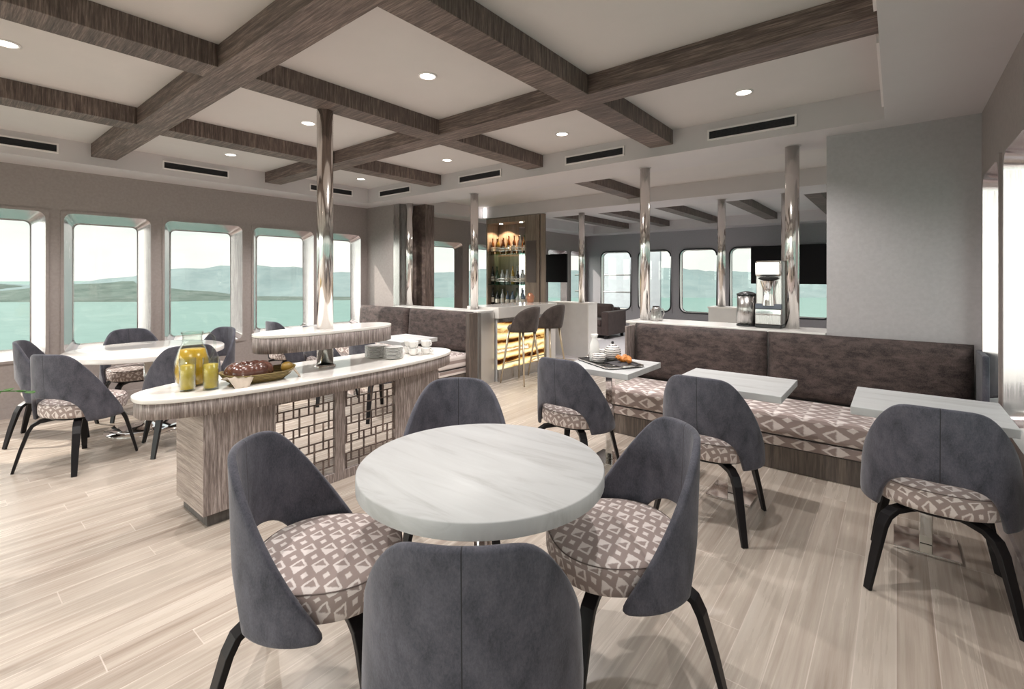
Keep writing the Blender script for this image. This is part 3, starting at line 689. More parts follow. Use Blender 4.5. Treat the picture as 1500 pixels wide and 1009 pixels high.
def make_chair():
    t = thing('dining_chair', 'x', 'chair', (0, 0, 0), 0, 'curved-back dining chairs')
    chair_shell().obj('backrest', M['velvet'], t)['label'] = 'slate grey velvet wrap-around back'
    me, pm = seat_cushion(); s = link('seat', me, M['ikat_seat'], t); s['label'] = 'round seat in taupe and cream diamond weave'
    pm.obj('piping', M['piping_taupe'], s)
    MB().lathe([(0.0, .365), (.20, .365), (.21, .375), (.205, .386), (0, .386)], 32, c=(0, .018, 0), closed=False).obj('seat_frame', M['black'], t)
    for sx in (-1, 1):
        for sy in (-1, 1):
            w, h = 0.025, 0.0125
            pr = [(-w, -h), (w, -h), (w, h), (-w, h)]
            o = MB().sweep(leg_path(sx, sy), pr, (sy * 0.7 * (1), -sx * 0.75, 0), False, [1, 1, 1, 1, .97, .85, .68]).obj('leg', M['black'], t, 0.003)
    return t
chair0 = make_chair()
_used = set()
def place(o, x, y, rz, label, z=None):
    c = copy_tree(o) if o.name in _used else o
    _used.add(o.name)
    c.location = (x, y, o.location.z if z is None else z); c.rotation_euler = (0, 0, R(rz)); c['label'] = label
    return c
CHAIRS = [(-1.558, 0.882, 312, 'dining chair at left of the marble round table, its back toward the island'),
          (-0.815, 1.65, 137, 'dining chair at right of the marble round table, turned left'),
          (-0.88, 0.93, 38, 'dining chair seen from behind, nearest the camera'),
          (-1.73, 1.685, 221, 'dining chair behind the marble round table, facing the camera'),
          (-1.83, 3.02, 0, 'dining chair at the bench table holding the breakfast tray'),
          (-0.874, 3.02, 0, 'dining chair at the middle one of the three right bench tables'),
          (0.146, 3.02, 0, 'dining chair at the bench table by the right-hand windows'),
          (-4.95, 0.79, 33, 'dining chair at left with its arched back opening toward the camera'),
          (-5.91, 0.78, -18, 'dining chair at the left edge, beyond the nearer left chair'),
          (-6.20, 1.41, 270, 'dining chair between the white round table and the windows'),
          (-4.80, 1.42, 84, 'dining chair behind the juice pitcher at the white round table'),
          (-5.75, 1.90, 196, 'dining chair at the far side of the white round table'),
          (-4.25, 3.01, 0, 'dining chair at the left bench table nearest the bar'),
          (-5.19, 3.01, 0, 'dining chair at the middle left bench table, behind the island'),
          (-6.13, 3.01, 4, 'dining chair at the left bench table nearest the windows')]
for c in CHAIRS: place(chair0, *c)

# ================================================================== TABLES
def round_table(x, y, r, top_m, label, thick=0.055, base_r=0.26):
    t = thing('round_table', label, 'table', (x, y, 0))
    MB().lathe([(0, .75 - thick), (r - .006, .75 - thick), (r, .75 - thick + .004), (r, .746), (r - .004, .75), (0, .75)], 72, closed=False).obj('tabletop', top_m, t)
    e = t.children[0].modifiers.new('edge', 'EDGE_SPLIT'); e.split_angle = R(50)
    MB().lathe([(.036, .02), (.036, .75 - thick)], 24).obj('column', M['chrome'], t)
    MB().lathe([(0, 0), (base_r, 0), (base_r, .008), (base_r * .6, .018), (.06, .03), (.036, .05), (0, .05)], 40, closed=False).obj('base', M['chrome'], t)
    return t
round_table(-1.205, 1.315, 0.45, M['marble'], 'round marble-topped table in the foreground')
round_table(-5.55, 1.36, 0.62, M['quartz'], 'large white round table by the left windows', 0.045, 0.33)
def bench_table(x0, x1, y0, y1, label):
    cx, cy = (x0 + x1) / 2, (y0 + y1) / 2
    t = thing('bench_table', label, 'table', (cx, cy, 0), 0, 'square tables along the benches')
    box('tabletop', M['marble'], x0 - cx, x1 - cx, y0 - cy, y1 - cy, .708, .75, t, 0.003)
    MB().box(-.028, .028, -.028, .028, .014, .708).obj('column', M['chrome'], t, 0.004)
    MB().box(-.135, .135, -.135, .135, 0, .014).obj('base', M['chrome'], t, 0.003)
bench_table(-2.04, -1.46, 3.10, 3.70, 'square bench table carrying the breakfast tray')
bench_table(-1.17, -0.51, 3.08, 3.65, 'square bench table, the bare middle one on the right')
bench_table(-0.19, 0.435, 3.09, 3.67, 'square bench table by the right-hand windows')
bench_table(-4.55, -4.00, 3.13, 3.63, 'square bench table at left bench nearest the bar')
bench_table(-5.47, -4.92, 3.13, 3.63, 'square bench table at the middle of the left bench')
bench_table(-6.41, -5.86, 3.13, 3.63, 'square bench table at the left bench beside the windows')

# ================================================================== BENCHES
def bench(x0, x1, splits, label, end=None):
    t = thing('wall_bench', label, 'bench', ((x0 + x1) / 2, 4.3, 0), 0, 'upholstered wall benches')
    ox, oy = (x0 + x1) / 2, 4.3
    def b(nm, m, a, c, d, e, f, g, bev=0.0, par=None): return box(nm, m, a - ox, c - ox, d - oy, e - oy, f, g, par or t, bev)
    b('plinth', M['wood_dark'], x0 + .01, x1, 4.005, 4.58, 0, 0.172)
    b('kick_line', M['piping'], x0, x1, 4.000, 4.58, 0.172, 0.180)
    fn = lambda co, n: (co.x, co.y if abs(n.z) > 0.5 else (-0.33 - (0.40 - co.z) if abs(n.y) > .5 else co.z * 1.0))
    o = b('lower_cushion', M['ikat_bench'], x0, x1, 3.990, 4.58, 0.180, 0.252, 0.008); box_uv(o, fn)
    b('piping', M['piping'], x0, x1, 3.995, 4.58, 0.252, 0.260)
    o = b('seat_cushion', M['ikat_bench'], x0, x1, 3.975, 4.53, 0.260, 0.425, 0.03); box_uv(o, fn)
    for k, (a, c) in enumerate(zip(splits, splits[1:])):
        mb = MB(); NX, NZ = 24, 10; vs = []; fs = []
        a += 0.004; c -= 0.004
        for s in (0, 1):
            for i in range(NX + 1):
                for j in range(NZ + 1):
                    u, v = i / NX, j / NZ
                    eu = min(u, 1 - u) * (c - a); ev = min(v, 1 - v) * 0.545
                    q = min(1, eu / .04, ev / .04); puff = math.sqrt(max(0, 1 - (1 - q) ** 2))
                    rd = 0.0
                    x = a + (c - a) * u; z = 0.415 + 0.545 * v
                    y = (4.565 - 0.055 * puff - 0.012 * math.sin(PI * u) * math.sin(PI * v) + 0.03 * v) if s == 0 else 4.598
                    vs.append((x - ox, y - oy, z))
        K = (NX + 1) * (NZ + 1); n = NZ + 1
        for i in range(NX):
            for j in range(NZ):
                p = i * n + j; fs.append((p, p + n, p + n + 1, p + 1)); fs.append((K + p, K + p + 1, K + p + n + 1, K + p + n))
        for i in range(NX):
            p = i * n; fs.append((p, K + p, K + p + n, p + n)); p = i * n + NZ; fs.append((p, p + n, K + p + n, K + p))
        for j in range(NZ):
            p = j; fs.append((p, p + 1, K + p + 1, K + p)); p = NX * n + j; fs.append((p, K + p, K + p + 1, p + 1))
        mb.add(vs, fs, True).obj('back_cushion', M['backvelvet'], t)
    return t, b
t, b = bench(-2.06, 0.43, (-2.08, -0.865, 0.425), 'long wall bench on the right, patterned seat and two brown back cushions')
b('end_panel', M['wood_v'], -2.105, -2.082, 4.40, 4.60, 0.0, 0.94, 0.004)
b('side_cushion', M['velvet'], 0.428, 0.462, 4.25, 4.60, 0.42, 0.93, 0.012)
t, b = bench(-6.93, -4.36, (-6.93, -5.67, -4.36), 'long wall bench on the left behind the island, two brown back cushions')
b('end_panel', M['wood_dark'], -4.355, -4.29, 4.44, 4.60, 0.0, 0.955, 0.004)

# ================================================================== SERVING ISLAND
def island():
    ix, iy = -3.28, 1.885
    t = thing('serving_island', 'limed-oak serving island with white boat-shaped top and fretwork panels', 'counter', (ix, iy, 0))
    x0, x1 = -3.5 - ix, -3.05 - ix
    def blk(y0, y1, x0=x0):
        mb = MB(); a, c = y0 - iy, y1 - iy
        mb.box(x0, x1, a, c, 0.072, 0.665)
        for k, f in enumerate(mb.f):
            pass
        o = mb.obj('cabinet_block', None, t, 0.003, mats=[M['wood_v'], M['wood_h']])
        for p in o.data.polygons: p.material_index = 1 if abs(p.normal.y) > 0.5 else 0
        box('plinth', M['plinth'], x0 + .03, x1 - .03, a + .03, c - .03, 0, 0.072, o)
    blk(1.0, 1.36); blk(2.375, 2.775, x1 - 0.11)
    mb = MB()
    for xa, xb in ((x1 - .03, x1),):
        for y0, y1 in ((1.36, 1.405), (1.815, 1.893), (2.33, 2.375)): mb.box(xa, xb, y0 - iy, y1 - iy, 0.0, 0.665)
        mb.box(xa, xb, 1.405 - iy, 1.815 - iy, 0, 0.062); mb.box(xa, xb, 1.893 - iy, 2.33 - iy, 0, 0.062)
        mb.box(xa, xb, 1.405 - iy, 1.815 - iy, 0.62, 0.665); mb.box(xa, xb, 1.893 - iy, 2.33 - iy, 0.62, 0.665)
    mb.obj('frame', M['wood_v'], t)
    def lattice(y0, y1):
        mb = MB(); w = 0.0032; xa, xb = x1 - .022, x1 - .008; z0, z1 = 0.062, 0.62
        def vbar(y, a, c):
            a, c = max(a, z0), min(c, z1)
            if c > a + .004: mb.box(xa, xb, y - w - iy, y + w - iy, a, c)
        def hbar(z, a, c):
            a, c = max(a, y0), min(c, y1)
            if z0 < z < z1 and c > a + .004: mb.box(xa + .001, xb - .001, a - iy, c - iy, z - w, z + w)
        d = 0.104; s = 0.020; sv = 0.028; P = 0.262; n = int(round((y1 - y0) / d))
        for k in range(-1, n + 2):
            yc = y0 + (k + .36) * d; off = -0.05
            for r in range(-1, 5):
                zb = z0 + r * P + off
                if y0 < yc - s < y1: vbar(yc - s, zb - sv, zb + P / 2 + sv)
                if y0 < yc + s < y1: vbar(yc + s, zb + P / 2 - sv, zb + P + sv)
                for zz in (zb, zb + P / 2):
                    hbar(zz + sv, yc - s, yc + d - s); hbar(zz - sv, yc - d + s, yc + s)
        mb.obj('fretwork', M['beam_cross'], t)
    lattice(1.405, 1.815); lattice(1.893, 2.33)
    def outline(hl, hw, n=2.3, seg=96):
        out = []
        for i in range(seg):
            a = 2 * PI * i / seg; c, s = math.cos(a), math.sin(a)
            out.append((hw * math.copysign(abs(c) ** (2 / n * 0.9), c), hl * math.copysign(abs(s) ** (2 / n), s)))
        return out
    oc = [(x + .0, y + 0.01) for x, y in outline(1.165, 0.350)]
    o = MB().prism([(x * .985, y * .99) for x, y in oc], 0.655, 0.742, smooth_side=True).obj('fascia', M['wood_v'], t)
    o = MB().prism(oc, 0.742, 0.767, smooth_side=True).obj('countertop', M['quartz'], t, 0.004)
    o['label'] = 'glossy white boat-shaped counter top'
    # raised tier carried by the pole
    oc = outline(0.53, 0.20)
    f = MB().prism([(x - .03, y + .03) for x, y in oc], 0.925, 1.028, smooth_side=True).obj('tier_fascia', M['wood_v'], t)
    f = MB().prism([(x * 1.01 - .03, y * 1.005 + .03) for x, y in oc], 1.028, 1.05, smooth_side=True).obj('tier_top', M['quartz'], t, 0.004)
    MB().lathe([(.060, .767), (.075, .767), (.075, .775), (.060, .785)], 24, c=(-.03, .002, 0), closed=False).obj('pole_collar', M['chrome'], t)
island()

# things on the island
ZI = 0.767
def on(name, label, cat, x, y, z=ZI, rz=0.0, group=None): return thing(name, label, cat, (x, y, z), rz, group)
t = on('juice_pitcher', 'large glass pitcher of orange juice on the island', 'pitcher', -3.38, 1.05)
MB().lathe([(.0, .003), (.060, .003), (.085, .03), (.094, .09), (.088, .15), (.068, .225), (.050, .262), (.049, .30), (.058, .325), (.060, .327), (.051, .303), (.053, .262), (.071, .225), (.091, .15), (.097, .09), (.088, .03), (.062, 0), (0, 0)], 36, closed=False).obj('glass_body', M['clear'], t)
MB().lathe([(0, .005), (.058, .005), (.082, .03), (.091, .09), (.085, .15), (.066, .222), (0, .222)], 36, closed=False).obj('juice', M['juice'], t)
MB().tube([(.052, 0, .312), (.085, 0, .318), (.112, 0, .29), (.118, 0, .24), (.108, 0, .19), (.088, 0, .15)], .008, 10).obj('handle', M['clear'], t)
t.rotation_euler.z = R(70)
def make_glass():
    t = on('juice_glass', 'x', 'glass', 0, 0, ZI, 0, 'glasses of juice')
    MB().lathe([(0, .0), (.040, .0), (.043, .19), (.0405, .19), (.0375, .012), (0, .012)], 28, closed=False).obj('tumbler', M['clear'], t)
    MB().lathe([(0, .013), (.037, .013), (.0392, .150), (0, .150)], 28, closed=False).obj('juice', M['juice_glass'], t)
    return t
g = make_glass()
place(g, -3.235, 0.98, 0, 'tall glass of orange juice in front of the pitcher, nearer the island tip')
place(g, -3.17, 1.08, 0, 'tall glass of orange juice beside the bread basket')

def bread_basket():
    t = on('bread_basket', 'long wicker basket lined with oat cloth on the island', 'basket', -3.20, 1.36, ZI, R(84))
    seg = 40; mb = MB(); vs = []; fs = []
    def ring(hx, hy, z, lift=0.0): return [(hx * math.copysign(abs(math.cos(a)) ** .7, math.cos(a)), hy * math.copysign(abs(math.sin(a)) ** .7, math.sin(a)), z + lift * abs(math.cos(a)) ** 3) for a in (2 * PI * i / seg for i in range(seg))]
    rings = [ring(.15, .085, 0), ring(.19, .115, .03, .0), ring(.225, .135, .062, .018), ring(.217, .128, .062, .018), ring(.18, .108, .03), ring(.14, .078, .008)]
    for r_ in rings: vs += r_
    for k in range(len(rings) - 1):
        for i in range(seg): fs.append((k * seg + i, k * seg + (i + 1) % seg, (k + 1) * seg + (i + 1) % seg, (k + 1) * seg + i))
    mb.add(vs, fs, True); mb.f.append(list(range(seg))[::-1]); mb.sm.append(False); mb.mi.append(0); mb.f.append(list(range(5 * seg, 6 * seg))); mb.sm.append(False); mb.mi.append(0)
    mb.obj('wicker', M['wicker'], t)
    def flap(cx, sx, sy, ang):
        mb = MB(); n = 10; vs = []; fs = []
        for i in range(n + 1):
            for j in range(n + 1):
                u, v = i / n - .5, j / n
                x = u * sx * (1 - .65 * v); r_ = .085 + v * .062; z = .045 + .022 * math.sin(v * PI * .55) - .075 * max(0, v - .40) * 1.6 + .006 * math.sin(u * 22)
                p = Matrix.Rotation(ang, 3, 'Z') @ Vector((x, -r_ - .012 * v, z)); vs.append((p.x + cx, p.y * sy, p.z))
        for i in range(n):
            for j in range(n): a = i * (n + 1) + j; fs.append((a, a + n + 1, a + n + 2, a + 1))
        mb.add(vs, fs, True); o = mb.obj('cloth', M['linen'], t); s = o.modifiers.new('thick', 'SOLIDIFY'); s.thickness = .003
    flap(-.12, .20, 1.0, R(-6)); flap(.10, .16, 1.0, R(70))
    return t
bread_basket()
t = on('ring_bread', 'dark glazed ring loaf lying in the wicker basket', 'bread', -3.205, 1.31, ZI + .066)
mb = MB(); NU, NVv = 64, 16; vs = []; fs = []
for i in range(NU):
    a = 2 * PI * i / NU; q = .044 * (1 + .26 * abs(math.sin(a * 4.5)) ** .6)
    for j in range(NVv):
        c = 2 * PI * j / NVv; rr_ = .093 + q * 1.0 * math.cos(c); vs.append((rr_ * math.cos(a) * .84, rr_ * math.sin(a) * .98, q * 1.05 * math.sin(c)))
for i in range(NU):
    for j in range(NVv): fs.append((i * NVv + j, ((i + 1) % NU) * NVv + j, ((i + 1) % NU) * NVv + (j + 1) % NVv, i * NVv + (j + 1) % NVv))
mb.add(vs, fs, True).obj('loaf', M['bread'], t)
t = on('bread_roll', 'small golden roll at the far end of the wicker basket', 'bread', -3.16, 1.53, ZI + .066)
MB().lathe([(0, -.03), (.03, -.026), (.04, 0), (.034, .022), (.015, .034), (0, .036)], 20, closed=False).obj('roll', plain('olive_roll', (0.28, 0.17, 0.03), 0.4, var=.3), t)

def plate_stack(x, y, n, txt):
    me = None
    for k in range(n):
        w = 'topmost' if k == n - 1 else ('lowest' if k == 0 else 'number %d from the counter' % (k + 1))
        if me is None:
            me = MB().lathe([(0, 0), (.05, 0), (.082, .009), (.083, .0115), (.05, .004), (0, .0035)], 36, closed=False).mesh('side_plate')
        o = link('side_plate', me, M['ceramic']); o.location = (x, y, ZI + .001 + k * .0105)
        tag(o, 'white side plate, %s in the %s' % (w, txt), 'plate', 'stacked white side plates')
plate_stack(-3.20, 2.42, 9, 'nearer plate stack on the island')
plate_stack(-3.36, 2.36, 9, 'further plate stack on the island')
def make_cup():
    t = on('coffee_cup', 'x', 'cup', 0, 0, ZI, 0, 'white cups on the island')
    MB().lathe([(0, 0), (.026, 0), (.040, .02), (.044, .050), (.044, .058), (.041, .058), (.037, .022), (.02, .006), (0, .006)], 28, closed=False).obj('bowl', M['ceramic'], t)
    MB().tube([(.042, 0, .048), (.058, 0, .05), (.066, 0, .036), (.058, 0, .02), (.040, 0, .018)], .0045, 8).obj('handle', M['ceramic'], t)
    return t
cup = make_cup()
for (x, y, z, rz), lab in zip([(-3.20, 2.63, 0, 10), (-3.20, 2.63, .058, -15), (-3.16, 2.735, 0, 20), (-3.16, 2.735, .058, 5), (-3.30, 2.66, 0, -40), (-3.29, 2.66, .058, 30)],
                              ['white cup under another, nearer stack beside the plates', 'white cup on top of the nearer cup stack', 'white cup at the bottom of the stack at the counter end', 'white cup on top of the stack at the counter end', 'white cup at the bottom of the back stack behind the plates', 'white cup on top of the back stack behind the plates']):
    place(cup, x, y, rz, lab, ZI + .0005 + z)

# ================================================================== BREAKFAST TRAY on the right bench table
ZT = 0.75; TX, TY, TA = -1.765, 3.415, R(-31)
def on_tray(lx, ly): return TX + lx * math.cos(TA) - ly * math.sin(TA), TY + lx * math.sin(TA) + ly * math.cos(TA)
t = thing('serving_tray', 'dark oblong tray with chrome rim and handles on bench table', 'tray', (TX, TY, ZT), TA)
pts = rr(-.245, .245, -.165, .165, .05)
MB().prism(pts, 0.0005, .008).obj('tray_base', M['black_plastic'], t)
mb = MB(); path = [(x, y, .012) for x, y in pts]; path.append(path[0]); mb.tube(path, .006, 8).obj('rim', M['chrome'], t)
for s in (-1, 1): MB().tube([(s * .245, -.05, .014), (s * .270, -.045, .024), (s * .275, 0, .026), (s * .270, .045, .024), (s * .245, .05, .014)], .006, 8).obj('handle', M['chrome'], t)
ZTT = ZT + .0085
x, y = on_tray(-.085, -.085); t = on('milk_bottle', 'white milk bottle with open neck standing on the tray', 'bottle', x, y, ZTT)
MB().lathe([(0, 0), (.036, 0), (.040, .006), (.040, .115), (.036, .14), (.021, .175), (.021, .19), (.030, .215), (.027, .215), (.018, .19), (0, .18)], 28, closed=False).obj('glass_body', M['ceramic'], t)
x, y = on_tray(-.05, .06); t = on('striped_pot', 'round striped lidded pot with black knob on the tray', 'pot', x, y, ZTT)
MB().lathe([(0, 0), (.04, 0), (.064, .03), (.068, .06), (.062, .075), (0, .075)], 32, closed=False).obj('body', M['striped'], t)
l = MB().lathe([(.066, .075), (.060, .098), (.040, .122), (.012, .134), (0, .135)], 32, closed=False).obj('lid', M['striped'], t)
MB().lathe([(0, .134), (.008, .134), (.011, .146), (.008, .156), (0, .157)], 16, closed=False).obj('knob', M['black_plastic'], l)
def bowl(lx, ly, lab):
    x, y = on_tray(lx, ly); t = on('striped_cup', lab, 'cup', x, y, ZTT, 0, 'striped cups on the tray')
    MB().lathe([(0, 0), (.036, 0), (.050, .03), (.056, .075), (.053, .075), (.046, .03), (.03, .008), (0, .008)], 32, closed=False).obj('bowl', M['striped'], t)
bowl(-.16, .015, 'striped cup behind the milk bottle, near the tray handle'); bowl(.015, -.105, 'striped cup beside the milk bottle at the tray front')
x, y = on_tray(.13, .03); t = on('pastry_dish', 'charcoal folded napkin dish under the pastries', 'dish', x, y, ZTT, TA)
MB().add([(-.11, -.075, .004), (.11, -.08, .010), (.115, .07, .012), (-.1, .075, .02), (0, 0, .022), (-.11, -.075, .0), (.11, -.08, .0), (.115, .07, .0), (-.1, .075, .0)], [(0, 1, 4), (1, 2, 4), (2, 3, 4), (3, 0, 4), (0, 5, 6, 1), (1, 6, 7, 2), (2, 7, 8, 3), (3, 8, 5, 0), (5, 8, 7, 6)]).obj('napkin', M['napkin'], t)
for k, (dx, dy, a, lab) in enumerate(((-.058, .012, 20, 'golden pastry on the napkin, nearer the striped pot'), (.040, -.01, 70, 'golden pastry on the napkin, nearer the bench'))):
    xx, yy = on_tray(.13 + dx, .03 + dy); t = on('pastry', lab, 'pastry', xx, yy, ZTT + .045, R(a), 'golden pastries')
    mb = MB(); P = [(.045 * math.cos(q), .04 * math.sin(q), .01 * math.cos(3 * q)) for q in (R(-120 + 240 * i / 14) for i in range(15))]
    mb.tube(P, .020, 12, [.35 + .65 * math.sin(PI * i / 14) for i in range(15)]).obj('crust', M['crumb'], t)
x, y = on_tray(.12, -.11); t = on('spoon', 'small steel spoon on the tray edge', 'spoon', x, y, ZTT + .004, R(10))
MB().tube([(-.06, 0, 0), (.02, 0, .003), (.05, 0, .002)], .003, 8).obj('handle', M['chrome'], t)
mb = MB(); mb.lathe([(0, 0), (.012, .001), (.016, .005), (.013, .004), (0, .002)], 18, c=(.064, 0, -.001), closed=False).obj('bowl', M['chrome'], t)

# ================================================================== THINGS ON THE RIGHT BENCH LEDGE
ZL = 0.9755
t = on('steel_jug', 'small steel jug with dark lid on the ledge by the pole', 'jug', -1.945, 4.80, ZL)
MB().lathe([(0, 0), (.062, 0), (.066, .01), (.060, .06), (.042, .125), (.036, .14), (0, .14)], 28, closed=False).obj('body', M['steel'], t)
MB().lathe([(0, .14), (.037, .14), (.034, .152), (0, .154)], 24, closed=False).obj('lid', M['black_plastic'], t)
MB().tube([(.04, 0, .13), (.075, 0, .12), (.085, 0, .08), (.066, 0, .04)], .006, 8).obj('handle', M['steel'], t)
t = on('drinks_urn', 'cylindrical steel drinks urn with black lid and base', 'urn', -1.085, 4.83, ZL)
MB().lathe([(.083, .012), (.083, .29)], 36).obj('body', M['steel'], t)
MB().lathe([(0, 0), (.088, 0), (.088, .012), (0, .013)], 36, closed=False).obj('base', M['black_plastic'], t)
MB().lathe([(.088, .288), (.086, .298), (.05, .313), (.015, .322), (0, .323)], 36, closed=False).obj('lid', M['black_plastic'], t)
t = on('coffee_machine', 'tall chrome coffee machine with dark nozzle on ledge', 'coffee machine', -0.89, 4.83, ZL)
w = .105
MB().box(-w, w, -.10, .12, .0, .03).obj('drip_tray', M['black_plastic'], t, .006)
MB().box(-w, w, -.055, .12, .03, .60).obj('body', M['steel'], t, .008)
prof = [(-w, .44), (w, .44), (w, .60), (-w, .60)]
mb = MB(); mb.box(-w, w, -.105, -.05, .46, .60); mb.obj('head', M['chrome'], t, .018)
MB().lathe([(0, -.03), (.02, -.03), (.075, -.012), (.085, 0), (.06, .012), (0, .014)], 24, c=(0, -.075, .445), closed=False).obj('nozzle', M['black_plastic'], t)
MB().lathe([(.062, .20), (.058, .24), (.052, .30), (.056, .36), (.074, .42)], 28, c=(0, -.05, 0), closed=False).obj('spout_body', M['chrome'], t)
MB().box(-w, w, -.10, -.05, .03, .12).obj('bean_bin', M['steel'], t, .008)
MB().box(-w - .001, w + .001, -.088, -.05, .17, .215).obj('band', plain('blue_grey_band', (.09, .10, .13), .25, .3), t, .004)
MB().box(-w, w, -.095, -.05, .12, .17).obj('shelf_plate', M['chrome'], t, .006)

# ================================================================== BAR
def bar():
    t = thing('bar_counter', 'bar counter with glowing onyx front and pale stone top', 'bar', (-4.45, 5.5, 0))
    X = lambda x: x + 4.45
    Y = lambda y: y - 5.5
    def b(nm, m, a, c, d, e, f, g, bev=0.0, par=None): return box(nm, m, X(a), X(c), Y(d), Y(e), f, g, par or t, bev)
    b('carcass', M['grey_panel'], -4.66, -4.225, 4.92, 6.30, 0.0, 0.86)
    b('onyx_panel', M['onyx'], -4.225, -4.205, 4.92, 6.00, 0.165, 0.80)['label'] = 'backlit honey onyx with dark veins'
    b('kick_board', M['steel'], -4.225, -4.20, 4.92, 6.00, 0.0, 0.16)
    b('top_rail', M['steel'], -4.225, -4.20, 4.92, 6.00, 0.805, 0.858)
    b('end_trim', M['plinth'], -4.225, -4.198, 6.00, 6.05, 0.0, 0.858)
    b('end_panel', M['white'], -4.225, -4.20, 6.05, 6.30, 0.0, 0.858)
    b('countertop', M['quartz'], -4.78, -4.185, 4.90, 6.33, 0.86, 1.012, 0.005)
bar()
def make_stool():
    t = thing('bar_stool', 'x', 'bar stool', (0, 0, 0), 0, 'bar stools')
    MB().lathe([(0, .70), (.17, .70), (.19, .72), (.19, .75), (.17, .775), (0, .78)], 36, closed=False).obj('seat', M['leather'], t)
    NU, NV, th = 40, 10, .03; vs = []; fs = []
    for off in (1, -1):
        for i in range(NU + 1):
            u = -1 + 2 * i / NU; ph = u * R(98)
            zt = .70 + .335 * max(0.0, 1 - abs(u) ** 2.6) ** .6
            for j in range(NV + 1):
                v = j / NV; z = .695 + (zt - .695) * v; h = (z - .70) / .33
                q = min(v, 1 - v) * 8; ro = min(1, .3 + .7 * min(1, q)); r_ = .205 + .018 * h + off * th / 2 * ro
                vs.append((r_ * math.sin(ph), -r_ * math.cos(ph) - .03 * h, z))
    n = NV + 1; K = (NU + 1) * n
    for i in range(NU):
        for j in range(NV):
            a = i * n + j; fs.append((a, a + n, a + n + 1, a + 1)); fs.append((K + a, K + a + 1, K + a + n + 1, K + a + n))
        a = i * n; fs.append((a, K + a, K + a + n, a + n)); a = i * n + NV; fs.append((a, a + n, K + a + n, K + a))
    MB().add(vs, fs, True).obj('backrest', M['leather'], t)
    for sx in (-1, 1):
        for sy in (-1, 1): MB().tube([(sx * .12, sy * .12, .70), (sx * .2, sy * .2, 0.0)], .017, 12, [1, .55]).obj('leg', M['brass'], t)
    MB().tube([(-.17, .17, .26), (.17, .17, .26)], .008, 8).obj('foot_rail', M['brass'], t)
    return t
stool = make_stool()
place(stool, -3.95, 5.10, 90, 'bar stool nearer the camera, brown velvet back and pale metal legs')
place(stool, -3.95, 5.72, 90, 'bar stool further along the bar, beside the grey low wall')

# bottle wall
def back_bar():
    t = thing('bar_shelf_unit', 'walnut bar shelf unit with glass shelves against the soffit', 'shelf unit', (-5.7, 7.2, 0))
    X = lambda x: x + 5.7
    Y = lambda y: y - 7.2
    def b(nm, m, a, c, d, e, f, g, bev=0.0, par=None): return box(nm, m, X(a), X(c), Y(d), Y(e), f, g, par or t, bev)
    b('back_panel', M['niche_wood'], -6.34, -5.38, 7.42, 7.45, 0.0, 2.57)
    b('mirror', M['chrome'], -5.80, -5.40, 7.412, 7.419, 0.86, 2.40)
    b('side_panel', M['niche_wood'], -6.37, -6.34, 7.08, 7.45, 0.0, 2.57)
    b('head_panel', M['niche_wood'], -6.34, -5.40, 7.08, 7.42, 2.47, 2.57)
    p = b('front_panel', M['niche_wood'], -5.40, -5.07, 7.08, 7.13, 0.0, 2.57)
    b('panel_screen', plain('bronze_plate', (.13, .105, .095), .3, var=.05), -5.36, -5.14, 7.068, 7.08, 1.32, 2.09, 0, p)
    b('front_strip', M['niche_wood'], -5.045, -4.95, 7.08, 7.12, 0.0, 2.57)
    b('gap_filler', M['piping'], -5.07, -5.045, 7.10, 7.12, 0.0, 2.57)
    b('lower_counter', M['wood_dark'], -6.34, -5.40, 7.06, 7.42, 0.0, 0.855)
    for z in (1.275, 1.865):
        s = b('shelf', M['shelfglass'], -6.335, -5.40, 7.10, 7.41, z - .012, z)
        for dz in (.06, .11): o = MB().tube([(X(-6.335), Y(7.11), z + dz), (X(-5.405), Y(7.11), z + dz)], .009, 8).obj('guard_rail', M['chrome'], s)
    for x in (-6.1, -5.6):
        MB().lathe([(0, 0), (.035, 0), (.035, -.006), (0, -.007)], 20, c=(X(x), Y(7.22), 2.4695), closed=False).obj('spotlight', M['bulb'], t)
        l = bpy.data.lights.new('spot_lamp', 'SPOT'); l.energy = 22; l.spot_size = R(120); l.shadow_soft_size = .03; l.color = (1, .72, .45)
        lo = bpy.data.objects.new('spot_lamp', l); C.objects.link(lo); lo.parent = t; lo.location = (X(x), Y(7.22), 2.44)
back_bar()
def make_bottle(k):
    r, h = [(.035, .32), (.037, .29), (.033, .35), (.037, .26)][k]
    h *= 1.0
    nk = .013
    body = MB().lathe([(0, 0), (r, 0), (r, h * .58), (r * .8, h * .68), (nk, h * .78), (nk, h * .97), (nk + .003, h * .97), (nk + .003, h), (0, h)], 18, closed=False).mesh('glass_body')
    lab = MB().lathe([(r + .0008, h * .18), (r + .0008, h * .45)], 18, closed=False).mesh('paper_label')
    return body, lab
PB = [make_bottle(k) for k in range(4)]
ORD = ['first', 'second', 'third', 'fourth', 'fifth', 'sixth', 'seventh', 'eighth', 'ninth', 'tenth', 'eleventh', 'twelfth', 'thirteenth', 'fourteenth']
BN = ['green', 'amber', 'dark', 'gold', 'clear', 'bluish']
rnd = random.Random(4)
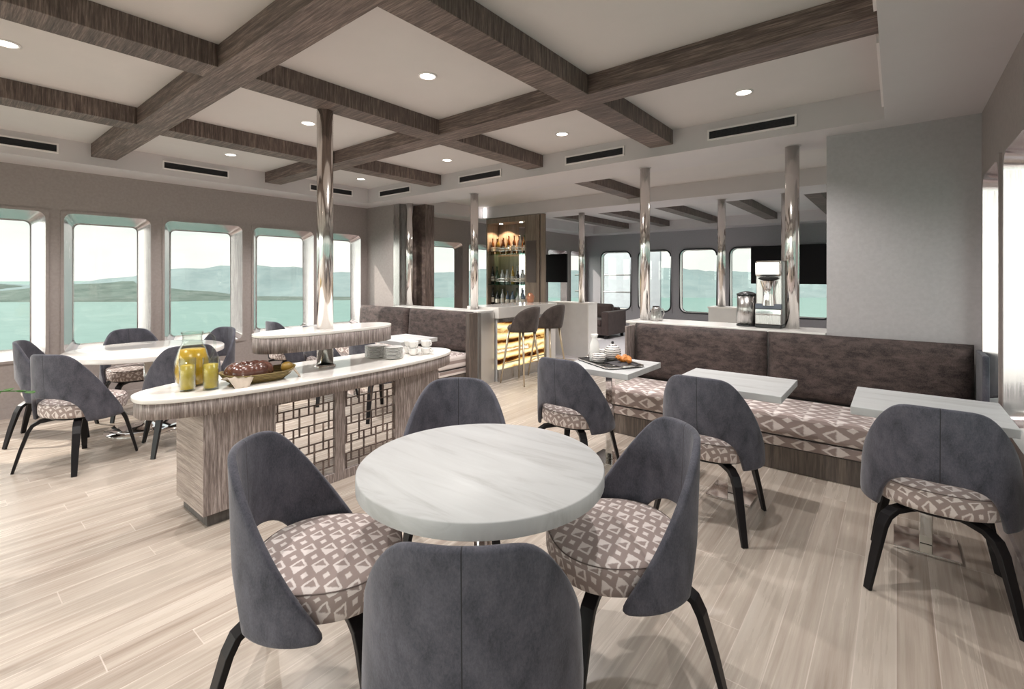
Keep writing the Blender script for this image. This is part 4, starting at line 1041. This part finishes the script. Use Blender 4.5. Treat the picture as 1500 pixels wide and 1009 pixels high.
for z, n, name, z_ in ((1.866, 13, 'top glass shelf', 0), (1.276, 14, 'middle glass shelf', 0), (0.856, 14, 'back bar counter', 0)):
    for i in range(n):
        x = -6.285 + (.83) * i / (n - 1); y = 7.18 + (.055 if i % 2 else 0.0) + rnd.uniform(-.003, .003)
        k = rnd.randrange(4); c = (1, 3, 2, 0, 4, 1)[rnd.randrange(6)] if name.startswith('top') else (4, 0, 4, 5, 2, 3)[rnd.randrange(6)]
        t = thing('liquor_bottle', '%s bottle on the %s of the bar, %s from left' % (BN[c], name, ORD[i]), 'bottle', (x, y, z), rnd.uniform(0, 6), 'bottles behind the bar')
        body, lab = PB[k]
        o = bpy.data.objects.new('glass_body', body); C.objects.link(o); o.parent = t
        if not body.materials: body.materials.append(None)
        o.material_slots[0].link = 'OBJECT'; o.material_slots[0].material = BOT[c]
        o = bpy.data.objects.new('paper_label', lab); C.objects.link(o); o.parent = t
        if not lab.materials: lab.materials.append(LABELM)
t = thing('copper_shaker', 'copper cocktail shaker at the right end of the bar top', 'shaker', (-4.62, 6.20, 1.0125))
MB().lathe([(0, 0), (.05, 0), (.062, .05), (.066, .10), (.05, .12), (.03, .15), (0, .155)], 24, closed=False).obj('body', M['cork'], t)

# screens
def screen(x0, x1, y, z0, z1, label, hx=-.27):
    t = thing('wall_screen', label, 'screen', ((x0 + x1) / 2, y, z0))
    w = (x1 - x0) / 2
    box('panel', M['screen'], -w, w, 0, .045, 0, z1 - z0, t, .006)
    MB().box(hx - .05, hx + .05, .045, .09, (z1 - z0) * .4, (z1 - z0) * .6).obj('bracket', M['black_plastic'], t)
    MB().tube([(hx, .07, (z1 - z0) * .5), (hx, .07, CEIL - z0 - .001)], .02, 10).obj('hanger', M['black_plastic'], t)
screen(-5.98, -5.257, 8.30, 1.307, 1.895, 'black screen hanging beyond the bar shelf unit')
screen(-2.48, -0.95, 11.40, 1.27, 2.085, 'large black screen in front of the far lounge windows', .68)

# sofa in the far lounge
t = thing('lounge_sofa', 'dark brown sofa in the far lounge by the grey wall', 'sofa', (-6.1, 10.2, 0))
def sb(nm, a, c, d, e, f, g, bev=.03): return box(nm, M['sofa'], a + 6.1, c + 6.1, d - 10.2, e - 10.2, f, g, t, bev)
sb('base', -6.9, -5.22, 9.75, 10.65, .08, .28); sb('backrest', -6.9, -5.22, 10.48, 10.68, .26, .68); sb('armrest', -5.24, -5.06, 9.72, 10.66, .08, .62)
sb('seat_cushion', -6.05, -5.25, 9.74, 10.50, .28, .43, .05); sb('seat_cushion', -6.88, -6.06, 9.74, 10.50, .28, .43, .05)
o = sb('back_cushion', -5.80, -5.27, 10.28, 10.47, .43, .77, .06)
for x in (-6.8, -5.15):
    for y in (9.8, 10.6): box('foot', M['black'], x + 6.07, x + 6.13, y - 10.23, y - 10.17, 0, .08, t)

# potted plant by the left windows, one twig reaching into the picture
def plant():
    t = thing('potted_plant', 'green leafy twig of a potted plant at the left picture edge', 'plant', (-3.16, -0.10, 0))
    MB().lathe([(0, 0), (.11, 0), (.15, .32), (.135, .32), (.13, .28), (0, .28)], 28, closed=False).obj('pot', M['pot'], t)
    MB().lathe([(0, .281), (.128, .281)], 28, closed=False).obj('soil', M['soil'], t)
    tips = [((0.16, 0.395, .93)), ((.10, -.22, 1.05)), ((-.22, .1, 1.1)), ((.02, .05, 1.2)), ((-.12, -.22, .95))]
    r2 = random.Random(2)
    for tip in tips:
        P = []
        for i in range(9):
            s = i / 8; P.append((tip[0] * s ** 1.6, tip[1] * s ** 1.6, .28 + (tip[2] - .28) * math.sin(s * PI / 2) ** .9 + (0.05 * math.sin(s * PI))))
        st = MB().tube(P, .006, 6, [1 - .6 * i / 8 for i in range(9)]).obj('stem', M['leaf'], t)
        lf = MB()
        for i in range(3, 9):
            for sd in (-1, 1):
                b_ = Vector(P[i]); d = Vector((r2.uniform(-1, 1), r2.uniform(-1, 1), r2.uniform(-.3, .5))).normalized(); d = (d + Vector(P[i]) - Vector(P[i - 1])).normalized()
                sdv = d.cross(Vector((0, 0, 1))).normalized(); l, w = .042, .019; up = sdv.cross(d)
                q = [b_, b_ + d * l * .35 + sdv * w, b_ + d * l * .75 + sdv * w * .7, b_ + d * l, b_ + d * l * .75 - sdv * w * .7, b_ + d * l * .35 - sdv * w, b_ + d * l * .5 - up * .006]
                lf.add(q, [(0, 1, 6), (1, 2, 6), (2, 3, 6), (3, 4, 6), (4, 5, 6), (5, 0, 6)], True)
        o = lf.obj('leaves', M['leaf'], st); s = o.modifiers.new('thick', 'SOLIDIFY'); s.thickness = .0015
plant()
